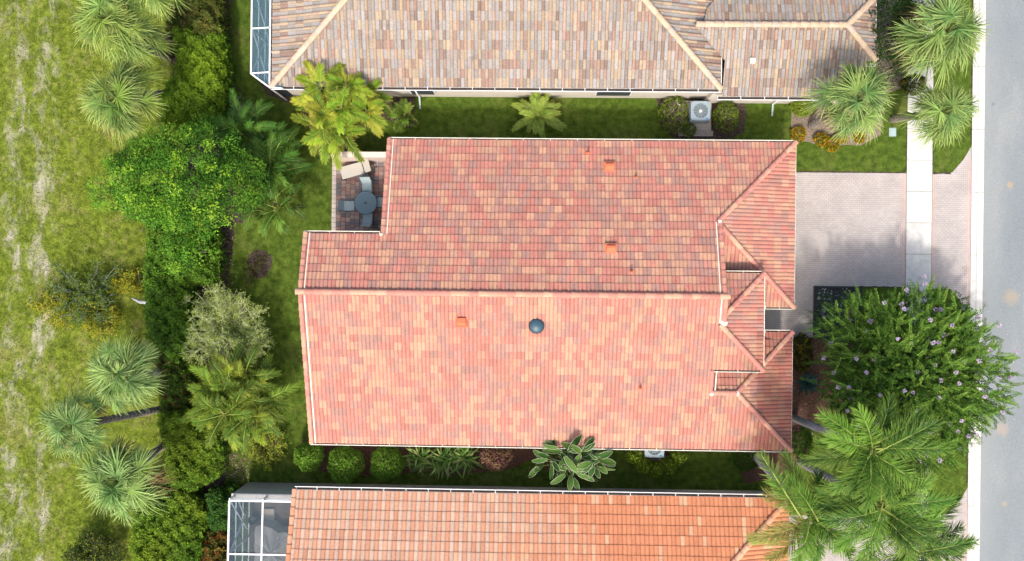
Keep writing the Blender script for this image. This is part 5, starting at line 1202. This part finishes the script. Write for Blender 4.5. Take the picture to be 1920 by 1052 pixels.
# ---- tall feather palms at the bottom right, each frond a part
RP = [(.045, .125, .014), (.075, .175, .02), (.03, .085, .010), (.12, .24, .03)]
def queen_palm(label, base, top, fr, seed, pal=RP, tip=(.27, .38, .06), r=.16, nrand=10):
    rg = np.random.default_rng(seed); e = plant('palm_tree', base, label, 'palm', 'tall smooth trunked feather palms at the front corner')
    pts = trunk_curve(base, top, .15, 12); mb = MB(); rad = np.linspace(r*1.1, r*.75, 12); rad[2:5] *= 1.08; mb.tube(pts, rad, 12, (.33, .32, .34))
    for s in np.linspace(.03, .97, 34):
        i = s*11; a = int(i); p = pts[a]*(1-(i-a))+pts[min(11, a+1)]*(i-a); rr = rad[min(11, a)]*1.01
        mb.tube([(p[0]+rr*math.cos(q), p[1]+rr*math.sin(q), p[2]) for q in np.linspace(0, 2*math.pi, 11)], .010, 4, (.22, .21, .22), False)
    attach(mb, 'trunk', M['bark'], e)
    t3 = np.array(top, float); T = unit(pts[-1]-pts[-2]); mb = MB(); mb.tube([t3-T*.1, t3+T*.5, t3+T*.9], [r*.85, r*.7, .04], 10, (.16, .26, .06)); attach(mb, 'crownshaft', M['frond'], e, True)
    s0 = t3+T*.6
    for k, (az, el, L, arch, *rest) in enumerate(list(fr)+[(rg.uniform(0, 6.28), rg.uniform(-5, 50), rg.uniform(2.1, 3.0), rg.uniform(.5, .9)) for _ in range(nrand)]):
        mb = MB(); pp = rest[0] if rest else pal
        feather(mb, mb, s0+rg.normal(size=3)*.12, math.radians(az)+rg.normal()*.12 if k < len(fr) else az, math.radians(el), L, rg, pp, tip, 66, .029, .72, arch*.8, .28, .5, .12, (.34, .40, .10), rg.normal()*.06, .30)
        attach(mb, 'frond', M['frond'], e)
    mb = MB(); mb.tube([s0, s0+T*.9+rg.normal(size=3)*.1], [.03, .008], 5, (.3, .4, .08)); attach(mb, 'spear_leaf', M['frond'], e)
BR = [(.16, .15, .03), (.20, .17, .05), (.12, .15, .03)]
queen_palm('tall feather palm whose trunk starts at the front eave corner, topmost of four', pz(1487, 783, 0), pz(1622, 838, 8.2),
           [(140, 30, 2.9, .35), (46, 38, 2.9, .4), (28, 30, 2.6, .45), (-32, 30, 2.5, .5), (-8, 22, 3.0, .5), (75, 28, 2.2, .6), (-75, 25, 2.4, .6), (-120, 20, 2.2, .7), (170, 12, 1.9, .8)], 171)
queen_palm('tall feather palm with the grey trunk crossing the small front lawn', pz(1500, 866, 0), pz(1640, 942, 7.8),
           [(10, 30, 2.8, .45), (-15, 20, 2.9, .6), (60, 35, 2.4, .5), (110, 32, 2.5, .5), (150, 25, 2.4, .6), (195, 20, 2.4, .7), (-60, 25, 2.6, .6), (-100, 20, 2.5, .7), (-140, 24, 2.5, .6), (35, 15, 2.6, .7)], 172)
queen_palm('tall feather palm with a curved trunk whose fronds overlap two tiled roofs', pz(1412, 852, 0), pz(1508, 955, 6.6),
           [(112, 30, 4.2, .22, [(.10, .18, .03), (.14, .22, .04)]), (160, 25, 2.2, .6, BR), (205, 20, 2.5, .7, BR), (228, 24, 2.6, .6, BR), (-95, 25, 2.2, .7), (-50, 30, 2.4, .6), (0, 30, 2.2, .6), (50, 35, 2.2, .5), (80, 22, 1.8, .8)], 173)
queen_palm('tall feather palm at the bottom edge over the pale driveway', pz(1560, 935, 0), pz(1690, 1015, 7.2),
           [(20, 30, 2.4, .5), (60, 30, 2.4, .5), (100, 25, 2.2, .6), (150, 20, 2.5, .7), (185, 20, 2.4, .7), (-20, 20, 2.3, .7), (-60, 20, 2.3, .7), (-120, 20, 2.3, .7)], 174)
# dark tree beside the top house
broad_tree('tree', 'dark leafy tree between the tan roof and the top right fan palm', 'tree', pz(1672, 75, 0), pz(1676, 60, 2.6), (1.35, 2.0, 1.2), 150, .32, 42, .10, .055, [(.02, .055, .01), (.03, .07, .012), (.045, .085, .012), (.015, .04, .008)], 181, nb=8, r0=.07, lump=.2, inner=.5)
round_bush('yellow green shrub under the top right fan palm', 1700, 40, 26, 182, [(.12, .15, .015), (.2, .22, .02), (.06, .1, .01)], 1.3, 1300, .08, .045, 'plants in the top front bed', sq=1.6)
round_bush('dark shrub at the pavement edge below the top right fan palm', 1712, 158, 22, 183, [(.03, .07, .01), (.05, .10, .015), (.22, .17, .03)], 1.0, 900, .08, .045, 'plants in the top front bed', sq=.8)

# ---- grass blades (nobody could count them)
def blades(name, label, x0, x1, y0, y1, n, seed, pal, Lr, excl, mat='leaf'):
    rg = np.random.default_rng(seed); Q = np.column_stack([rg.uniform(x0, x1, n), rg.uniform(y0, y1, n)])
    dens = np.sin(Q[:, 0]*1.9+1.3*np.sin(Q[:, 1]*.8))*np.sin(Q[:, 1]*1.5+Q[:, 0]*.5)+.6*np.sin(Q[:, 0]*5.1+Q[:, 1]*3.7)+rg.normal(size=n)*.8
    Q = Q[dens > -.45]
    for (a, b, c, d) in excl: Q = Q[~((Q[:, 0] > a) & (Q[:, 0] < b) & (Q[:, 1] > c) & (Q[:, 1] < d))]
    m = len(Q); az = rg.uniform(0, 6.28, m); el = np.radians(rg.uniform(15, 70, m)); D = np.stack([np.cos(az)*np.cos(el), np.sin(az)*np.cos(el), np.sin(el)], 1)
    L = rg.uniform(*Lr, m); Pb = np.column_stack([Q, np.full(m, .0)]); Sd = np.stack([-np.sin(az), np.cos(az), np.zeros(m)], 1)
    V, F, C = leaf_quads(Pb, D, np.cross(Sd, D), L, L*.16, pick(rg, pal, m, .2)); me = mesh_np(name, V, F, C); o = link(name, me, M[mat]); o['label'] = label; o['kind'] = 'stuff'; o['category'] = 'grass'
FG = [(.14, .21, .016), (.21, .29, .022), (.08, .13, .010), (.26, .25, .07), (.26, .34, .03)]
blades('field_grass', 'rough tufts of yellow green grass over the open field', -27.5, -15.6, -15, 15, 95000, 201, FG, (.06, .16), [])
LGc = [(.07, .125, .014), (.10, .165, .018), (.05, .09, .01), (.15, .18, .04)]
EX = [(-16, -10.9, 8.9, 30), (-12.2, 16.5, 8.7, 30), (-9.0, 12.6, -7.4, 6.2), (-9.0, -5.2, 1.7, 6), (-13.1, 13, -30, -10.1), (12, 19.2, -.15, 5.5), (12, 14.8, -2.75, 5.5), (19.12, 20.44, -30, 30), (20.3, 22.3, -1.5, 6.9), (12.9, 17.1, -3, 0), (12, 22.3, -30, -10.0), (22.25, 60, -60, 60), (8.3, 12, 6, 9)]
blades('lawn_grass', 'short mown grass of the lawns around the houses', LX, 22.25, -15, 15, 90000, 202, LGc, (.04, .09), EX)
# fallen leaves and mulch chips
rg = np.random.default_rng(210); n = 2600
reg = [(P(1482, 262), P(1650, 178)), (P(600, 890), P(1010, 826)), (P(400, 600), P(440, 430)), (P(404, 235), P(432, 0)), (P(1480, 890), P(1600, 640)), (P(420, 900), P(470, 850))]
Q = np.concatenate([np.column_stack([rg.uniform(a.x, b.x, n//6), rg.uniform(a.y, b.y, n//6)]) for a, b in reg]); m = len(Q)
V, F, C = leaf_quads(np.column_stack([Q, np.full(m, .02)]), np.column_stack([rg.normal(size=(m, 2)), np.full(m, .1)]), np.column_stack([rg.normal(size=(m, 2))*.4, np.ones(m)]), rg.uniform(.04, .11, m), rg.uniform(.02, .05, m), pick(rg, [(.30, .22, .15), (.20, .12, .08), (.12, .08, .06), (.40, .34, .27)], m, .2))
o = link('leaf_litter', mesh_np('leaf_litter', V, F, C), M['twig']); o['kind'] = 'stuff'; o['label'] = 'brown fallen leaves and bark chips scattered on the planting beds'; o['category'] = 'leaf litter'

rg = np.random.default_rng(211); m = 420; c = P(1730, 700); Q = np.column_stack([c.x+rg.normal(size=m)*2.6, c.y+rg.normal(size=m)*2.8])
V, F, C = leaf_quads(np.column_stack([Q, np.full(m, .055)]), np.column_stack([rg.normal(size=(m, 2)), np.full(m, .05)]), np.column_stack([rg.normal(size=(m, 2))*.3, np.ones(m)]), rg.uniform(.03, .07, m), rg.uniform(.02, .05, m), pick(rg, LC+[(.25, .2, .1), (.2, .25, .06)], m, .15))
o = link('petal_litter', mesh_np('petal_litter', V, F, C), M['leaf']); o['kind'] = 'stuff'; o['label'] = 'fallen petals and leaves under the lilac flowering tree'; o['category'] = 'petals'
mb = MB()
for k in range(150):
    x = rg.uniform(14.85, 16.9); y = rg.uniform(-2.3, -.2); r_ = rg.uniform(.012, .04) if k > 5 else rg.uniform(.08, .14); g_ = rg.uniform(.08, .4)
    mb.lathe([(.001, r_*.7), (r_*.6, r_*.55), (r_, r_*.2), (r_*.9, 0)], 6, (g_, g_*1.05, g_*1.1), (x, y, .012))
o = mb.build('pebbles', M['conc']); o['kind'] = 'stuff'; o['label'] = 'grey and white pebbles scattered in the black gravel bed'; o['category'] = 'pebbles'

for k, (x0, x1, y, wd) in enumerate(((12.95, 19.1, 5.47, .05), (16.9, 19.15, -.12, .06), (20.45, 21.4, 5.45, .07), (12.95, 14.7, -2.74, .06))):
    r = random.Random(k); xs = np.arange(x0, x1, .12); up_ = [(x, y+wd*r.uniform(.1, 1.2)) for x in xs]; dn = [(x, y-wd*r.uniform(.0, .8)) for x in xs[::-1]]
    poly('soil_edge', up_+dn, .0185+.0005*k, M['soil'])
for k, (x, y0, y1, wd) in enumerate(((22.25, 6.9, 30, .05), (22.25, -9.6, -1.3, .05), (19.14, 5.5, 30, .035), (20.41, 5.5, 30, .035), (19.14, -11, -.1, .035), (20.41, -11, -.2, .035))):
    r = random.Random(k+20); ys = np.arange(y0, y1, .13); a_ = [(x+wd*r.uniform(-1, -.1), y) for y in ys]; b_ = [(x+wd*r.uniform(0, .8), y) for y in ys[::-1]]
    poly('soil_edge', a_+b_, .0305+.0005*k, M['soil'])
